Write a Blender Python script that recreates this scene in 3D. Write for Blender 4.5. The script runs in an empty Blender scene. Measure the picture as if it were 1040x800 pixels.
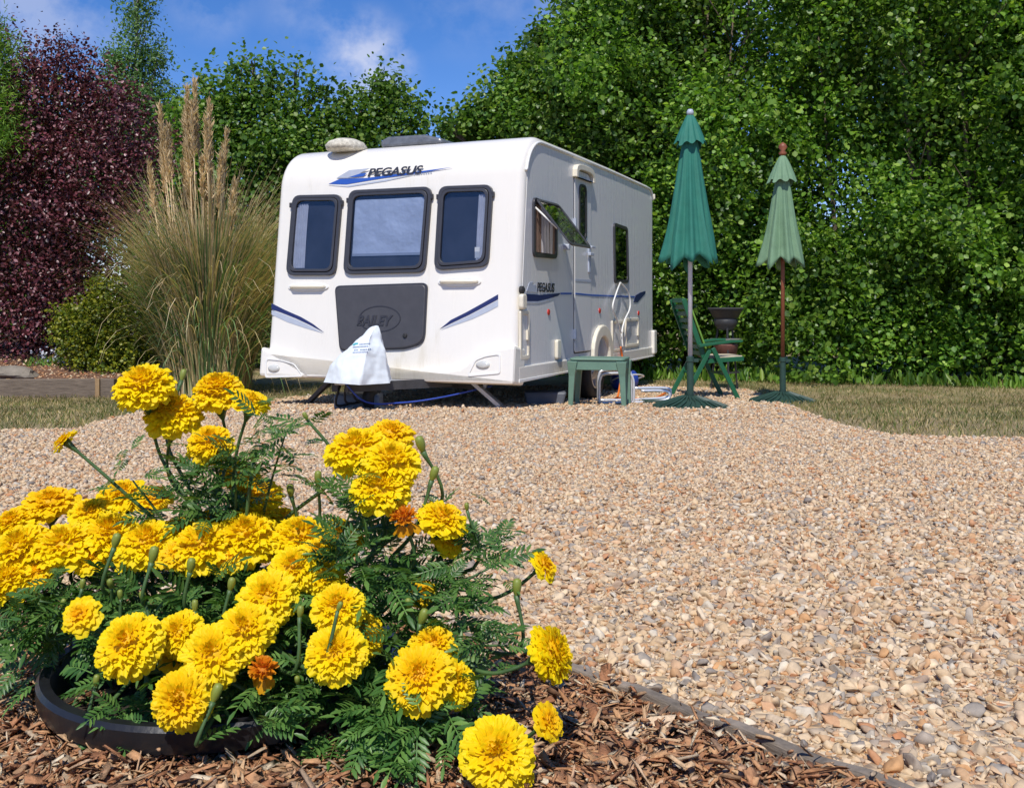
import bpy, bmesh, math, random
import numpy as np
from mathutils import Vector, Matrix

random.seed(7)
rng = np.random.default_rng(7)
scene = bpy.context.scene
COL = scene.collection
PI = math.pi
F = 1000.0            # focal length in photo pixels (photo 1040 x 800)
CX, CY = 520.0, 310.0 # principal point
CAMZ = 1.05

# ------------------------------------------------------------------ helpers
def P(px, py, Y):
    return Vector(((px-CX)/F*Y, Y, CAMZ-(py-CY)/F*Y))

def gz(y):
    """height of the site: falls gently away from the flower bed, level by the caravan"""
    y = np.asarray(y, dtype=float)
    return np.where(y < -3, 0.625+0.0575*3, np.where(y < 10.87, 0.625-0.0575*y, 0.0))

def ground_at(px, py):
    k = (py-CY)/F
    Y = 0.425/(k-0.0575) if k > 0.0576 else 99
    if Y > 10.87: Y = CAMZ/k
    return ((px-CX)/F*Y, Y)

class MB:
    def __init__(s): s.v=[]; s.f=[]
    def add(s, vs, fs):
        o=len(s.v); s.v.extend([tuple(x) for x in vs]); s.f.extend([tuple(i+o for i in f) for f in fs]); return s
    def box(s, c, d, M=None):
        vs=[Vector((c[0]+sx*d[0]/2, c[1]+sy*d[1]/2, c[2]+sz*d[2]/2)) for sx in(-1,1) for sy in(-1,1) for sz in(-1,1)]
        if M is not None: vs=[M@v for v in vs]
        return s.add(vs, [(0,1,3,2),(4,6,7,5),(0,4,5,1),(2,3,7,6),(0,2,6,4),(1,5,7,3)])
    def bar(s, a, b, w, h):
        a=Vector(a); b=Vector(b); d=(b-a); L=d.length; d.normalize()
        up=Vector((0,0,1)) if abs(d.z)<.95 else Vector((1,0,0))
        x=d.cross(up).normalized(); y=x.cross(d)
        vs=[p+x*sx*w/2+y*sy*h/2 for p in (a,b) for sx,sy in((-1,-1),(1,-1),(1,1),(-1,1))]
        return s.add(vs,[(3,2,1,0),(4,5,6,7),(0,1,5,4),(1,2,6,5),(2,3,7,6),(3,0,4,7)])
    def tube(s, pts, r, n=8):
        pts=[Vector(p) for p in pts]; m=len(pts)
        rs=r if isinstance(r,(list,tuple)) else [r]*m
        vs=[]; fs=[]; px=None
        for i,p in enumerate(pts):
            t=(pts[min(i+1,m-1)]-pts[max(i-1,0)])
            if t.length<1e-9: t=Vector((0,0,1))
            t.normalize()
            if px is None:
                a=Vector((0,0,1)) if abs(t.z)<.9 else Vector((1,0,0)); px=t.cross(a).normalized()
            else:
                px=(px-t*px.dot(t)).normalized()
            py=t.cross(px)
            for k in range(n):
                an=2*PI*k/n; vs.append(p+px*(rs[i]*math.cos(an))+py*(rs[i]*math.sin(an)))
        for i in range(m-1):
            for k in range(n):
                a=i*n+k; b=i*n+(k+1)%n; fs.append((a,b,b+n,a+n))
        fs.append(tuple(range(n-1,-1,-1))); fs.append(tuple(range((m-1)*n,m*n)))
        return s.add(vs,fs)
    def lathe(s, prof, c=(0,0,0), n=24, M=None, cap=True):
        vs=[];fs=[]
        for r,z in prof:
            for k in range(n):
                a=2*PI*k/n; v=Vector((c[0]+r*math.cos(a), c[1]+r*math.sin(a), c[2]+z)); vs.append(M@v if M is not None else v)
        m=len(prof)
        for i in range(m-1):
            for k in range(n):
                a=i*n+k;b=i*n+(k+1)%n; fs.append((a,b,b+n,a+n))
        if cap:
            fs.append(tuple(range(n-1,-1,-1))); fs.append(tuple(range((m-1)*n,m*n)))
        return s.add(vs,fs)
    def prism(s, poly, fr, n0, n1):
        """poly in 2-D frame coords, extruded from n0 to n1 along the frame normal"""
        k=len(poly); ar=sum(poly[i][0]*poly[(i+1)%k][1]-poly[(i+1)%k][0]*poly[i][1] for i in range(k))
        if ar<0: poly=poly[::-1]
        vs=[fr(x,y,n0) for x,y in poly]+[fr(x,y,n1) for x,y in poly]
        fs=[tuple(range(k-1,-1,-1)),tuple(range(k,2*k))]+[(i,(i+1)%k,(i+1)%k+k,i+k) for i in range(k)]
        return s.add(vs,fs)
    def ring(s, outer, inner, fr, n0, n1):
        k=len(outer)
        vs=[fr(x,y,n) for n in(n0,n1) for pl in(outer,inner) for x,y in pl]
        fs=[]
        for i in range(k):
            j=(i+1)%k
            fs+=[(2*k+i,2*k+j,3*k+j,3*k+i),(i,j,2*k+j,2*k+i),(k+j,k+i,3*k+i,3*k+j),(j,i,k+i,k+j)]
        return s.add(vs,fs)
    def build(s, name, mat, parent=None, smooth=False, bevel=0, loc=None, auto=None):
        me=bpy.data.meshes.new(name); me.from_pydata([tuple(v) for v in s.v],[],s.f)
        bm=bmesh.new(); bm.from_mesh(me); bmesh.ops.recalc_face_normals(bm,faces=bm.faces); bm.to_mesh(me); bm.free()
        me.materials.append(mat)
        if smooth or auto:
            me.polygons.foreach_set('use_smooth',[True]*len(me.polygons))
            if auto: me.set_sharp_from_angle(angle=math.radians(auto))
        o=bpy.data.objects.new(name,me); COL.objects.link(o)
        if parent is not None: o.parent=parent
        if loc is not None: o.location=loc
        if bevel:
            b=o.modifiers.new('bevel','BEVEL'); b.width=bevel; b.segments=2; b.limit_method='ANGLE'; b.angle_limit=math.radians(35)
        return o

def np_mesh(name, V, Fq, mat, parent=None, smooth=True, attr=None, kinds=None):
    """V (n,3), Fq (m,k) constant size faces -> object"""
    me=bpy.data.meshes.new(name)
    V=np.asarray(V,dtype=np.float32); Fq=np.asarray(Fq,dtype=np.int32)
    m,k=Fq.shape
    me.vertices.add(len(V)); me.vertices.foreach_set('co',V.ravel())
    me.loops.add(m*k); me.loops.foreach_set('vertex_index',Fq.ravel())
    me.polygons.add(m); me.polygons.foreach_set('loop_start',np.arange(0,m*k,k,dtype=np.int32))
    if smooth: me.polygons.foreach_set('use_smooth',np.ones(m,dtype=bool))
    if attr is not None:
        a=me.attributes.new('tint','FLOAT','POINT'); a.data.foreach_set('value',np.asarray(attr,dtype=np.float32))
    me.update(calc_edges=True); me.validate()
    me.materials.append(mat)
    o=bpy.data.objects.new(name,me); COL.objects.link(o)
    if parent is not None: o.parent=parent
    return o

def thing(name,label,cat,loc=(0,0,0),rz=0,group=None):
    o=bpy.data.objects.new(name,None); COL.objects.link(o); o.location=loc; o.rotation_euler=(0,0,rz)
    o.empty_display_size=.1
    return tag(o,label,cat,group)
def tag(o,label,cat,group=None):
    o['label']=label; o['category']=cat
    if group: o['group']=group
    return o
def kind(o,k): o['kind']=k; return o

def rr(x0,y0,x1,y1,r,n=5):
    return roundpoly([(x0,y0),(x1,y0),(x1,y1),(x0,y1)],r,n)
def roundpoly(pts,r,n=5):
    out=[];k=len(pts)
    for i in range(k):
        p=Vector(pts[i]); a=(Vector(pts[i-1])-p); b=(Vector(pts[(i+1)%k])-p)
        rad=r[i] if isinstance(r,(list,tuple)) else r
        d=min(rad,a.length*.48,b.length*.48); a=a.normalized()*d; b=b.normalized()*d
        for j in range(n+1):
            t=j/n; out.append(tuple(p+a*(1-t)**2+b*t**2))
    return out
def scale_poly(poly,d):
    """inset a convex-ish polygon by d"""
    c=sum((Vector(p) for p in poly),Vector((0,0)))/len(poly)
    xs=[p[0] for p in poly]; ys=[p[1] for p in poly]; w=max(xs)-min(xs); h=max(ys)-min(ys)
    return [((p[0]-c.x)*(1-2*d/w)+c.x,(p[1]-c.y)*(1-2*d/h)+c.y) for p in poly]

# ------------------------------------------------------------------ materials
def new_mat(name):
    m=bpy.data.materials.new(name); m.use_nodes=True; nt=m.node_tree; nt.nodes.clear()
    out=nt.nodes.new('ShaderNodeOutputMaterial'); return m,nt,out
def N(nt,t,**kw):
    n=nt.nodes.new(t)
    for k,v in kw.items():
        if k.startswith('_'): setattr(n,k[1:],v)
        else: n.inputs[k].default_value=v
    return n
def L(nt,a,ao,b,bi): nt.links.new(a.outputs[ao],b.inputs[bi])
def ramp(nt,stops,interp='LINEAR'):
    n=nt.nodes.new('ShaderNodeValToRGB'); cr=n.color_ramp; cr.interpolation=interp
    while len(cr.elements)<len(stops): cr.elements.new(.5)
    for e,(p,c) in zip(cr.elements,stops): e.position=p; e.color=(c[0],c[1],c[2],1)
    return n

def plain(name,col,rough=.5,metal=0,noise=.12,scale=12,bump=0.0,coat=0,spec=.5,bscale=None):
    m,nt,out=new_mat(name)
    b=N(nt,'ShaderNodeBsdfPrincipled',Roughness=rough,Metallic=metal)
    b.inputs['Coat Weight'].default_value=coat; b.inputs['Specular IOR Level'].default_value=spec
    tc=N(nt,'ShaderNodeTexCoord'); nz=N(nt,'ShaderNodeTexNoise',Scale=scale,Detail=6.0,Roughness=.65)
    L(nt,tc,'Object',nz,'Vector')
    lo=[c*(1-noise) for c in col]; hi=[min(1,c*(1+noise)) for c in col]
    r=ramp(nt,[(.3,lo),(.7,hi)]); L(nt,nz,'Fac',r,'Fac'); L(nt,r,'Color',b,'Base Color')
    if bump:
        n2=N(nt,'ShaderNodeTexNoise',Scale=bscale or scale*4,Detail=4.0); L(nt,tc,'Object',n2,'Vector')
        bp=N(nt,'ShaderNodeBump',Strength=min(1,bump),Distance=.01 if (bscale or 99)>10 else .08); L(nt,n2,'Fac',bp,'Height'); L(nt,bp,'Normal',b,'Normal')
    L(nt,b,'BSDF',out,'Surface'); return m

def leafmat(name,stops,trans=.35,rough=.45,tcol=1.4,spec=.4):
    m,nt,out=new_mat(name)
    g=N(nt,'ShaderNodeNewGeometry'); r=ramp(nt,stops); L(nt,g,'Random Per Island',r,'Fac')
    tc=N(nt,'ShaderNodeTexCoord'); nz=N(nt,'ShaderNodeTexNoise',Scale=.9,Detail=3.0); L(nt,tc,'Object',nz,'Vector')
    hs=N(nt,'ShaderNodeHueSaturation'); mr=N(nt,'ShaderNodeMapRange'); mr.inputs['From Min'].default_value=.3; mr.inputs['From Max'].default_value=.7
    mr.inputs['To Min'].default_value=.62; mr.inputs['To Max'].default_value=1.42
    L(nt,nz,'Fac',mr,'Value'); L(nt,mr,'Result',hs,'Value'); L(nt,r,'Color',hs,'Color')
    b=N(nt,'ShaderNodeBsdfPrincipled',Roughness=rough); b.inputs['Specular IOR Level'].default_value=spec
    L(nt,hs,'Color',b,'Base Color')
    t=N(nt,'ShaderNodeBsdfTranslucent'); mx=N(nt,'ShaderNodeMixRGB',_blend_type='MULTIPLY',Fac=1.0); mx.inputs['Color2'].default_value=(1.25*tcol,1.35*tcol,.55*tcol,1)
    L(nt,hs,'Color',mx,'Color1'); L(nt,mx,'Color',t,'Color')
    ms=N(nt,'ShaderNodeMixShader',Fac=trans); L(nt,b,'BSDF',ms,1); L(nt,t,'BSDF',ms,2); L(nt,ms,'Shader',out,'Surface')
    return m

def glassmat(name,tint,ior=.06,rough=.02):
    m,nt,out=new_mat(name)
    t=N(nt,'ShaderNodeBsdfTransparent'); t.inputs['Color'].default_value=(*tint,1)
    g=N(nt,'ShaderNodeBsdfGlossy',Roughness=rough); lw=N(nt,'ShaderNodeLayerWeight',Blend=.5); pw=N(nt,'ShaderNodeMath',_operation='POWER'); pw.inputs[1].default_value=3.5; L(nt,lw,'Facing',pw,0); fr=N(nt,'ShaderNodeMath',_operation='MULTIPLY_ADD'); fr.inputs[1].default_value=.85; fr.inputs[2].default_value=ior; L(nt,pw,'Value',fr,0)
    tc=N(nt,'ShaderNodeTexCoord'); nz=N(nt,'ShaderNodeTexNoise',Scale=5.0,Detail=1.0); L(nt,tc,'Object',nz,'Vector')
    bp=N(nt,'ShaderNodeBump',Strength=.06,Distance=.02); L(nt,nz,'Fac',bp,'Height'); L(nt,bp,'Normal',g,'Normal')
    ms=N(nt,'ShaderNodeMixShader'); L(nt,fr,'Value',ms,0); L(nt,t,'BSDF',ms,1); L(nt,g,'BSDF',ms,2); L(nt,ms,'Shader',out,'Surface')
    return m

def island_mat(name,stops,rough=.8,interp='LINEAR',nscale=60,bump=.3,var=.25):
    m,nt,out=new_mat(name)
    g=N(nt,'ShaderNodeNewGeometry'); r=ramp(nt,stops,interp); L(nt,g,'Random Per Island',r,'Fac')
    tc=N(nt,'ShaderNodeTexCoord'); nz=N(nt,'ShaderNodeTexNoise',Scale=nscale,Detail=5.0,Roughness=.7); L(nt,tc,'Object',nz,'Vector')
    mr=N(nt,'ShaderNodeMapRange'); mr.inputs['From Min'].default_value=.25; mr.inputs['From Max'].default_value=.75
    mr.inputs['To Min'].default_value=1-var; mr.inputs['To Max'].default_value=1+var; L(nt,nz,'Fac',mr,'Value')
    hs=N(nt,'ShaderNodeHueSaturation'); L(nt,mr,'Result',hs,'Value'); L(nt,r,'Color',hs,'Color')
    b=N(nt,'ShaderNodeBsdfPrincipled',Roughness=rough); b.inputs['Specular IOR Level'].default_value=.3; L(nt,hs,'Color',b,'Base Color')
    bp=N(nt,'ShaderNodeBump',Strength=bump,Distance=.004); L(nt,nz,'Fac',bp,'Height'); L(nt,bp,'Normal',b,'Normal')
    L(nt,b,'BSDF',out,'Surface'); return m

STONE=[(0, (0.528, 0.371, 0.216)), (0.16, (0.653, 0.492, 0.313)), (0.28, (0.452, 0.252, 0.118)), (0.36, (0.716, 0.575, 0.399)), (0.5, (0.578, 0.408, 0.226)), (0.6, (0.364, 0.3, 0.238)), (0.68, (0.553, 0.3, 0.13)), (0.76, (0.679, 0.581, 0.436)), (0.85, (0.251, 0.215, 0.184)), (0.92, (0.629, 0.468, 0.291)), (1, (0.478, 0.204, 0.086))]
M={}
M['white']=plain('white_grp',(.80,.775,.715),.28,noise=.03,scale=3,coat=.3)
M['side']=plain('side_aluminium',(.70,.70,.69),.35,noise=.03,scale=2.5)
M['cream']=plain('cream_plastic',(.76,.70,.56),.4,noise=.05)
M['hatch']=plain('hatch_white',(.76,.75,.71),.4,noise=.03)
M['frame']=plain('window_rubber',(.045,.045,.052),.38,noise=.1)
M['dark']=plain('dark_plastic',(.06,.058,.062),.42,noise=.1,bump=.05,bscale=300)
M['dark2']=plain('emboss_plastic',(.035,.034,.04),.4,noise=.05)
M['black']=plain('black_rubber',(.018,.018,.018),.7,noise=.25,bump=.2)
M['chassis']=plain('chassis_steel',(.05,.05,.052),.6,noise=.3,bump=.2)
M['galv']=plain('galvanised_steel',(.50,.51,.52),.42,metal=.7,noise=.15)
M['chrome']=plain('chrome_tube',(.85,.85,.86),.32,metal=.55,noise=.04)
M['blue']=plain('decal_blue',(.03,.10,.42),.35,noise=.04)
M['navy']=plain('decal_navy',(.018,.025,.11),.35,noise=.05)
M['silver']=plain('decal_silver',(.42,.46,.54),.4,noise=.05)
M['ink']=plain('decal_ink',(.03,.032,.045),.4,noise=.05)
M['red']=plain('red_reflector',(.5,.03,.02),.3,noise=.05)
M['lamp']=plain('marker_lens',(.55,.55,.52),.15,noise=.1)
M['pane']=glassmat('tinted_pane',(.80,.83,.88),.06)
M['pane2']=glassmat('dark_side_pane',(.55,.55,.55),.07)
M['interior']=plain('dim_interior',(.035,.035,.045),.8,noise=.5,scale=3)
M['curtain']=plain('curtain_cloth',(.62,.60,.62),.9,noise=.15,scale=8)
M['brown_curtain']=plain('brown_curtain',(.22,.14,.10),.9,noise=.2,scale=8)
M['blind']=plain('silver_blind',(.66,.70,.78),.5,metal=.2,noise=.10,scale=3,bump=.8,bscale=2.6)
M['lichen']=plain('lichen_dome',(.58,.54,.44),.8,noise=.4,scale=30,bump=.3)
M['rooflight']=plain('rooflight_acrylic',(.12,.13,.15),.35,noise=.3,scale=14)
M['cover']=plain('pale_cover',(.72,.77,.79),.6,noise=.05,scale=8)
M['teal']=plain('teal_print',(.05,.42,.45),.6)
M['print']=plain('grey_print',(.25,.30,.42),.6)
M['parasol']=plain('green_canvas',(.020,.16,.115),.75,noise=.12,scale=9,bump=.12,bscale=500)
M['parasol_pale']=plain('pale_green_canvas',(.15,.26,.15),.75,noise=.12,scale=9,bump=.12,bscale=500)
M['pole']=plain('pole_steel',(.62,.62,.68),.35,metal=.25,noise=.06)
M['dgreen']=plain('dark_green_paint',(.022,.055,.04),.5,noise=.2,bump=.1)
M['tableg']=plain('sage_plastic',(.13,.23,.17),.45,noise=.08)
M['chairg']=plain('green_resin',(.012,.105,.045),.38,noise=.1)
M['cushion']=plain('lime_cushion',(.16,.32,.045),.85,noise=.15)
M['seatpad']=plain('beige_pad',(.5,.42,.3),.85,noise=.15)
M['wood']=plain('red_wood',(.24,.075,.035),.5,noise=.2)
M['iron']=plain('cast_iron',(.03,.03,.032),.5,noise=.3,bump=.2)
M['rust']=plain('rusty_pot',(.14,.055,.04),.7,noise=.3,bump=.2)
M['bluep']=plain('blue_plastic',(.02,.06,.35),.4,noise=.1)
M['orange']=plain('orange_cable',(.75,.17,.02),.5,noise=.05)
M['greytub']=plain('grey_tub',(.10,.11,.135),.5,noise=.12)
M['greybox']=plain('grey_box',(.15,.18,.21),.5,noise=.15)
M['pot']=plain('black_pot',(.014,.014,.016),.33,noise=.3,scale=20,bump=.05,bscale=120)
M['soil']=plain('potting_soil',(.035,.024,.016),.95,noise=.5,scale=60,bump=.8)
M['bark']=plain('tree_bark',(.10,.075,.05),.9,noise=.4,scale=14,bump=.6)
M['palebark']=plain('pale_bark',(.22,.20,.17),.9,noise=.4,scale=14,bump=.6)
M['rock']=plain('rock',(.21,.18,.14),.9,noise=.3,scale=9,bump=.6)

def paint(name,col,rough,dirt=1.0):
    m,nt,out=new_mat(name); b=N(nt,'ShaderNodeBsdfPrincipled',Roughness=rough); b.inputs['Coat Weight'].default_value=.25
    tc=N(nt,'ShaderNodeTexCoord'); mp=N(nt,'ShaderNodeMapping'); mp.inputs['Scale'].default_value=(9,9,.7); L(nt,tc,'Object',mp,'Vector')
    n1=N(nt,'ShaderNodeTexNoise',Scale=2.0,Detail=7.0,Roughness=.7); L(nt,mp,'Vector',n1,'Vector')
    n2=N(nt,'ShaderNodeTexNoise',Scale=1.3,Detail=4.0); L(nt,tc,'Object',n2,'Vector')
    mu=N(nt,'ShaderNodeMath',_operation='MULTIPLY'); L(nt,n1,'Fac',mu,0); L(nt,n2,'Fac',mu,1)
    r=ramp(nt,[(.18,[c*1.02 for c in col]),(.30,col),(.46,[col[0]*(1-.14*dirt),col[1]*(1-.16*dirt),col[2]*(1-.22*dirt)])]); L(nt,mu,'Value',r,'Fac'); L(nt,r,'Color',b,'Base Color')
    r2=ramp(nt,[(.2,(rough*.8,)*3),(.5,(rough*1.6,)*3)]); L(nt,mu,'Value',r2,'Fac'); L(nt,r2,'Color',b,'Roughness')
    L(nt,b,'BSDF',out,'Surface'); return m
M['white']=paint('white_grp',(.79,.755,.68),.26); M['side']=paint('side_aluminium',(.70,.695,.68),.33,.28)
def woodmat(name,c0,c1,scale=(2,30,30)):
    m,nt,out=new_mat(name); b=N(nt,'ShaderNodeBsdfPrincipled',Roughness=.85)
    tc=N(nt,'ShaderNodeTexCoord'); mp=N(nt,'ShaderNodeMapping'); mp.inputs['Scale'].default_value=scale; L(nt,tc,'Object',mp,'Vector')
    nz=N(nt,'ShaderNodeTexNoise',Scale=3.0,Detail=8.0,Roughness=.7); L(nt,mp,'Vector',nz,'Vector')
    r=ramp(nt,[(.3,c0),(.7,c1)]); L(nt,nz,'Fac',r,'Fac'); L(nt,r,'Color',b,'Base Color')
    bp=N(nt,'ShaderNodeBump',Strength=.6,Distance=.006); L(nt,nz,'Fac',bp,'Height'); L(nt,bp,'Normal',b,'Normal'); L(nt,b,'BSDF',out,'Surface'); return m
M['edging']=woodmat('weathered_board',(.10,.08,.06),(.33,.27,.21),(6,6,40))
M['sleeper']=woodmat('sleeper_wood',(.08,.058,.042),(.24,.185,.135),(2,30,30))
M['peg']=woodmat('peg_wood',(.25,.15,.07),(.42,.28,.14),(30,30,4))

def groundmat():
    m,nt,out=new_mat('dry_lawn'); b=N(nt,'ShaderNodeBsdfPrincipled',Roughness=.95)
    tc=N(nt,'ShaderNodeTexCoord'); n1=N(nt,'ShaderNodeTexNoise',Scale=1.1,Detail=5.0); n2=N(nt,'ShaderNodeTexNoise',Scale=45.0,Detail=6.0,Roughness=.75)
    L(nt,tc,'Object',n1,'Vector'); L(nt,tc,'Object',n2,'Vector')
    ad=N(nt,'ShaderNodeMath',_operation='ADD'); ml=N(nt,'ShaderNodeMath',_operation='MULTIPLY'); ml.inputs[1].default_value=.55
    L(nt,n2,'Fac',ml,0); L(nt,n1,'Fac',ad,0); L(nt,ml,'Value',ad,1)
    r=ramp(nt,[(.55,(.10,.13,.03)),(.68,(.22,.19,.07)),(.80,(.36,.28,.14)),(.95,(.30,.22,.11))]); L(nt,ad,'Value',r,'Fac'); L(nt,r,'Color',b,'Base Color')
    bp=N(nt,'ShaderNodeBump',Strength=.8,Distance=.03); L(nt,n2,'Fac',bp,'Height'); L(nt,bp,'Normal',b,'Normal'); L(nt,b,'BSDF',out,'Surface'); return m
def gravelmat():
    m,nt,out=new_mat('gravel_bed'); b=N(nt,'ShaderNodeBsdfPrincipled',Roughness=.9)
    tc=N(nt,'ShaderNodeTexCoord'); vo=N(nt,'ShaderNodeTexVoronoi',Scale=60.0); L(nt,tc,'Object',vo,'Vector')
    sp=N(nt,'ShaderNodeSeparateColor'); L(nt,vo,'Color',sp,'Color')
    r=ramp(nt,STONE); L(nt,sp,'Red',r,'Fac'); L(nt,r,'Color',b,'Base Color')
    bp=N(nt,'ShaderNodeBump',Strength=1.0,Distance=.012); inv=N(nt,'ShaderNodeMath',_operation='SUBTRACT'); inv.inputs[0].default_value=1; L(nt,vo,'Distance',inv,1)
    L(nt,inv,'Value',bp,'Height'); L(nt,bp,'Normal',b,'Normal'); L(nt,b,'BSDF',out,'Surface'); return m
M['lawn']=groundmat(); M['gravel']=gravelmat()
M['mulch']=plain('mulch_base',(.15,.075,.042),.95,noise=.6,scale=50,bump=1.0,bscale=90)
M['stone']=island_mat('flint_stones',STONE,.75)
M['chips']=island_mat('bark_chips',[(0, (0.244, 0.109, 0.055)), (0.2, (0.415, 0.19, 0.09)), (0.38, (0.561, 0.313, 0.152)), (0.52, (0.342, 0.15, 0.069)), (0.66, (0.634, 0.422, 0.235)), (0.78, (0.183, 0.088, 0.048)), (0.88, (0.756, 0.626, 0.428)), (1, (0.464, 0.218, 0.103))],.85,nscale=160,bump=.7,var=.4)
M['grass']=leafmat('grass_blades',[(0,(.08,.13,.025)),(.3,(.17,.18,.05)),(.6,(.36,.28,.13)),(1,(.46,.36,.19))],.25)
M['hazel']=leafmat('hazel_leaves',[(0,(.035,.085,.012)),(.35,(.085,.18,.022)),(.75,(.16,.29,.036)),(1,(.29,.40,.075))],.36,.40)
M['oak']=leafmat('hedgerow_leaves',[(0,(.045,.105,.015)),(.5,(.088,.18,.022)),(1,(.19,.27,.05))],.33,.42)
M['birch']=leafmat('birch_leaves',[(0,(.06,.13,.04)),(.5,(.10,.19,.055)),(1,(.16,.25,.08))],.35)
M['purple']=leafmat('purple_leaves',[(0,(.035,.010,.013)),(.45,(.10,.022,.030)),(.8,(.20,.055,.065)),(1,(.36,.19,.20))],.15,.38,tcol=.9,spec=.5)
M['golden']=leafmat('golden_leaves',[(0,(.06,.10,.012)),(.5,(.15,.19,.016)),(1,(.34,.32,.026))],.3)
M['feather']=leafmat('feathery_leaves',[(0,(.09,.20,.03)),(.5,(.17,.31,.045)),(1,(.28,.40,.08))],.35)
M['pampas']=leafmat('pampas_blades',[(0,(.09,.18,.06)),(.5,(.20,.30,.12)),(.62,(.42,.36,.18)),(1,(.60,.46,.25))],.25)
M['plume']=leafmat('pampas_plumes',[(0,(.58,.40,.20)),(.5,(.74,.55,.31)),(1,(.82,.68,.44))],.3,tcol=.7)
M['mleaf']=leafmat('marigold_leaves',[(0,(.034,.095,.020)),(.5,(.068,.158,.032)),(1,(.14,.25,.055))],.25,.4)
M['mstem']=plain('marigold_stems',(.06,.12,.035),.5,noise=.3,scale=30)
M['calyx']=plain('marigold_calyx',(.20,.24,.035),.5,noise=.2,scale=40)
M['white_petal']=leafmat('white_petals',[(0,(.55,.58,.7)),(1,(.8,.8,.85))],.2,tcol=.6)

def petalmat(name,yel,org):
    m,nt,out=new_mat(name)
    at=N(nt,'ShaderNodeAttribute',_attribute_name='tint'); g=N(nt,'ShaderNodeNewGeometry')
    ad=N(nt,'ShaderNodeMath',_operation='MULTIPLY_ADD'); ad.inputs[1].default_value=.22; L(nt,g,'Random Per Island',ad,0); L(nt,at,'Fac',ad,2)
    r=ramp(nt,[(.15,yel),(.95,org)]); L(nt,ad,'Value',r,'Fac')
    b=N(nt,'ShaderNodeBsdfPrincipled',Roughness=.55); b.inputs['Specular IOR Level'].default_value=.25; L(nt,r,'Color',b,'Base Color')
    t=N(nt,'ShaderNodeBsdfTranslucent'); L(nt,r,'Color',t,'Color')
    ms=N(nt,'ShaderNodeMixShader',Fac=.4); L(nt,b,'BSDF',ms,1); L(nt,t,'BSDF',ms,2); L(nt,ms,'Shader',out,'Surface'); return m
M['yellow']=petalmat('yellow_petals',(.98,.78,.006),(.95,.49,.006))
M['orangep']=petalmat('orange_petals',(.85,.42,.01),(.72,.20,.01))

# ------------------------------------------------------------------ vectorised leaves
LEAF=np.array([(0,0,0),(-.42,.32,.06),(-.36,.68,.05),(0,1,-.06),(.36,.68,.05),(.42,.32,.06)])
LEAFQ=np.array([(0,3,2,1),(0,5,4,3)])
NARROW=LEAF*np.array([.55,1,1]); THIN=LEAF*np.array([.3,1,1])
def unit(a): return a/np.maximum(np.linalg.norm(a,axis=1,keepdims=True),1e-9)
def leaf_arrays(C,D,Nn,S,tmpl=LEAF,Q=LEAFQ):
    D=unit(D); X=unit(np.cross(D,Nn)); Z=np.cross(X,D)
    n=len(C); k=len(tmpl)
    V=C[:,None,:]+S[:,None,None]*(tmpl[None,:,0:1]*X[:,None,:]+tmpl[None,:,1:2]*D[:,None,:]+tmpl[None,:,2:3]*Z[:,None,:])
    Fq=(np.arange(n)*k)[:,None,None]+Q[None]
    return V.reshape(-1,3),Fq.reshape(-1,Q.shape[1])

def foliage(blobs,n,size,per=9,spread=.16,up=.55,shell=.55,flat=.5,tmpl=LEAF,clip=None,droop=.2,layer=1.0):
    """leaf sprays scattered through the outer part of lumpy blobs (cx,cy,cz,rx,ry,rz)"""
    B=np.array(blobs); area=(B[:,3]*B[:,4]+B[:,3]*B[:,5]+B[:,4]*B[:,5]); p=area/area.sum()
    nt=n//per; bi=rng.choice(len(B),nt,p=p); d=unit(rng.normal(size=(nt,3)))
    rad=(shell+(1-shell)*rng.random(nt)**.6)*(1+np.clip(.14*rng.normal(size=nt),-.3,.22))
    tw=B[bi,:3]+d*B[bi,3:6]*rad[:,None]
    out=d
    axis=unit(out*.8+rng.normal(size=(nt,3))*.5+np.array([0,0,.15]))
    axis[:,2]*=layer; axis=unit(axis); C=np.repeat(tw,per,0); O=np.repeat(out,per,0); A=np.repeat(axis,per,0)
    m=len(C); t=np.tile(np.linspace(-1,1,per),nt)
    C=C+A*(t*spread)[:,None]+rng.normal(size=(m,3))*spread*.35
    D=unit(A*.5+rng.normal(size=(m,3))*.8-np.array([0,0,droop]))
    Nn=unit(O*flat+np.array([0,0,up])+rng.normal(size=(m,3))*.45)
    S=size*(.55+.75*rng.random(m))
    if clip is not None:
        k=clip(C); C,D,Nn,S=C[k],D[k],Nn[k],S[k]
    return leaf_arrays(C,D,Nn,S,tmpl)

def limb_mesh(base,blobs,r0,fork=.35,nb=14,split=.4):
    mb=MB(); base=Vector(base)
    bl=list(blobs); random.shuffle(bl); top=sum((Vector(b[:3]) for b in bl),Vector())/len(bl)
    f=base.lerp(top,split)
    pts=[base,base.lerp(f,.5)+Vector((random.uniform(-.05,.05),random.uniform(-.05,.05),0)),f,f.lerp(top,.6),top]
    mb.tube(pts,[r0,r0*.85,r0*.7,r0*.45,r0*.2],8)
    for b in bl[:nb]:
        c=Vector(b[:3]); s=base.lerp(top,random.uniform(split*.6,.85)); mid=s.lerp(c,.5)+Vector((random.uniform(-.1,.1),random.uniform(-.1,.1),.12))
        mb.tube([s,mid,c],[r0*.4,r0*.25,r0*.08],6)
        for q in range(3):
            e=c+Vector((random.uniform(-1,1)*b[3],random.uniform(-1,1)*b[4],random.uniform(-.3,1)*b[5]))*.9
            mb.tube([c.lerp(mid,.3),c.lerp(e,.5),e],[r0*.1,r0*.07,r0*.02],5)
    return mb

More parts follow.
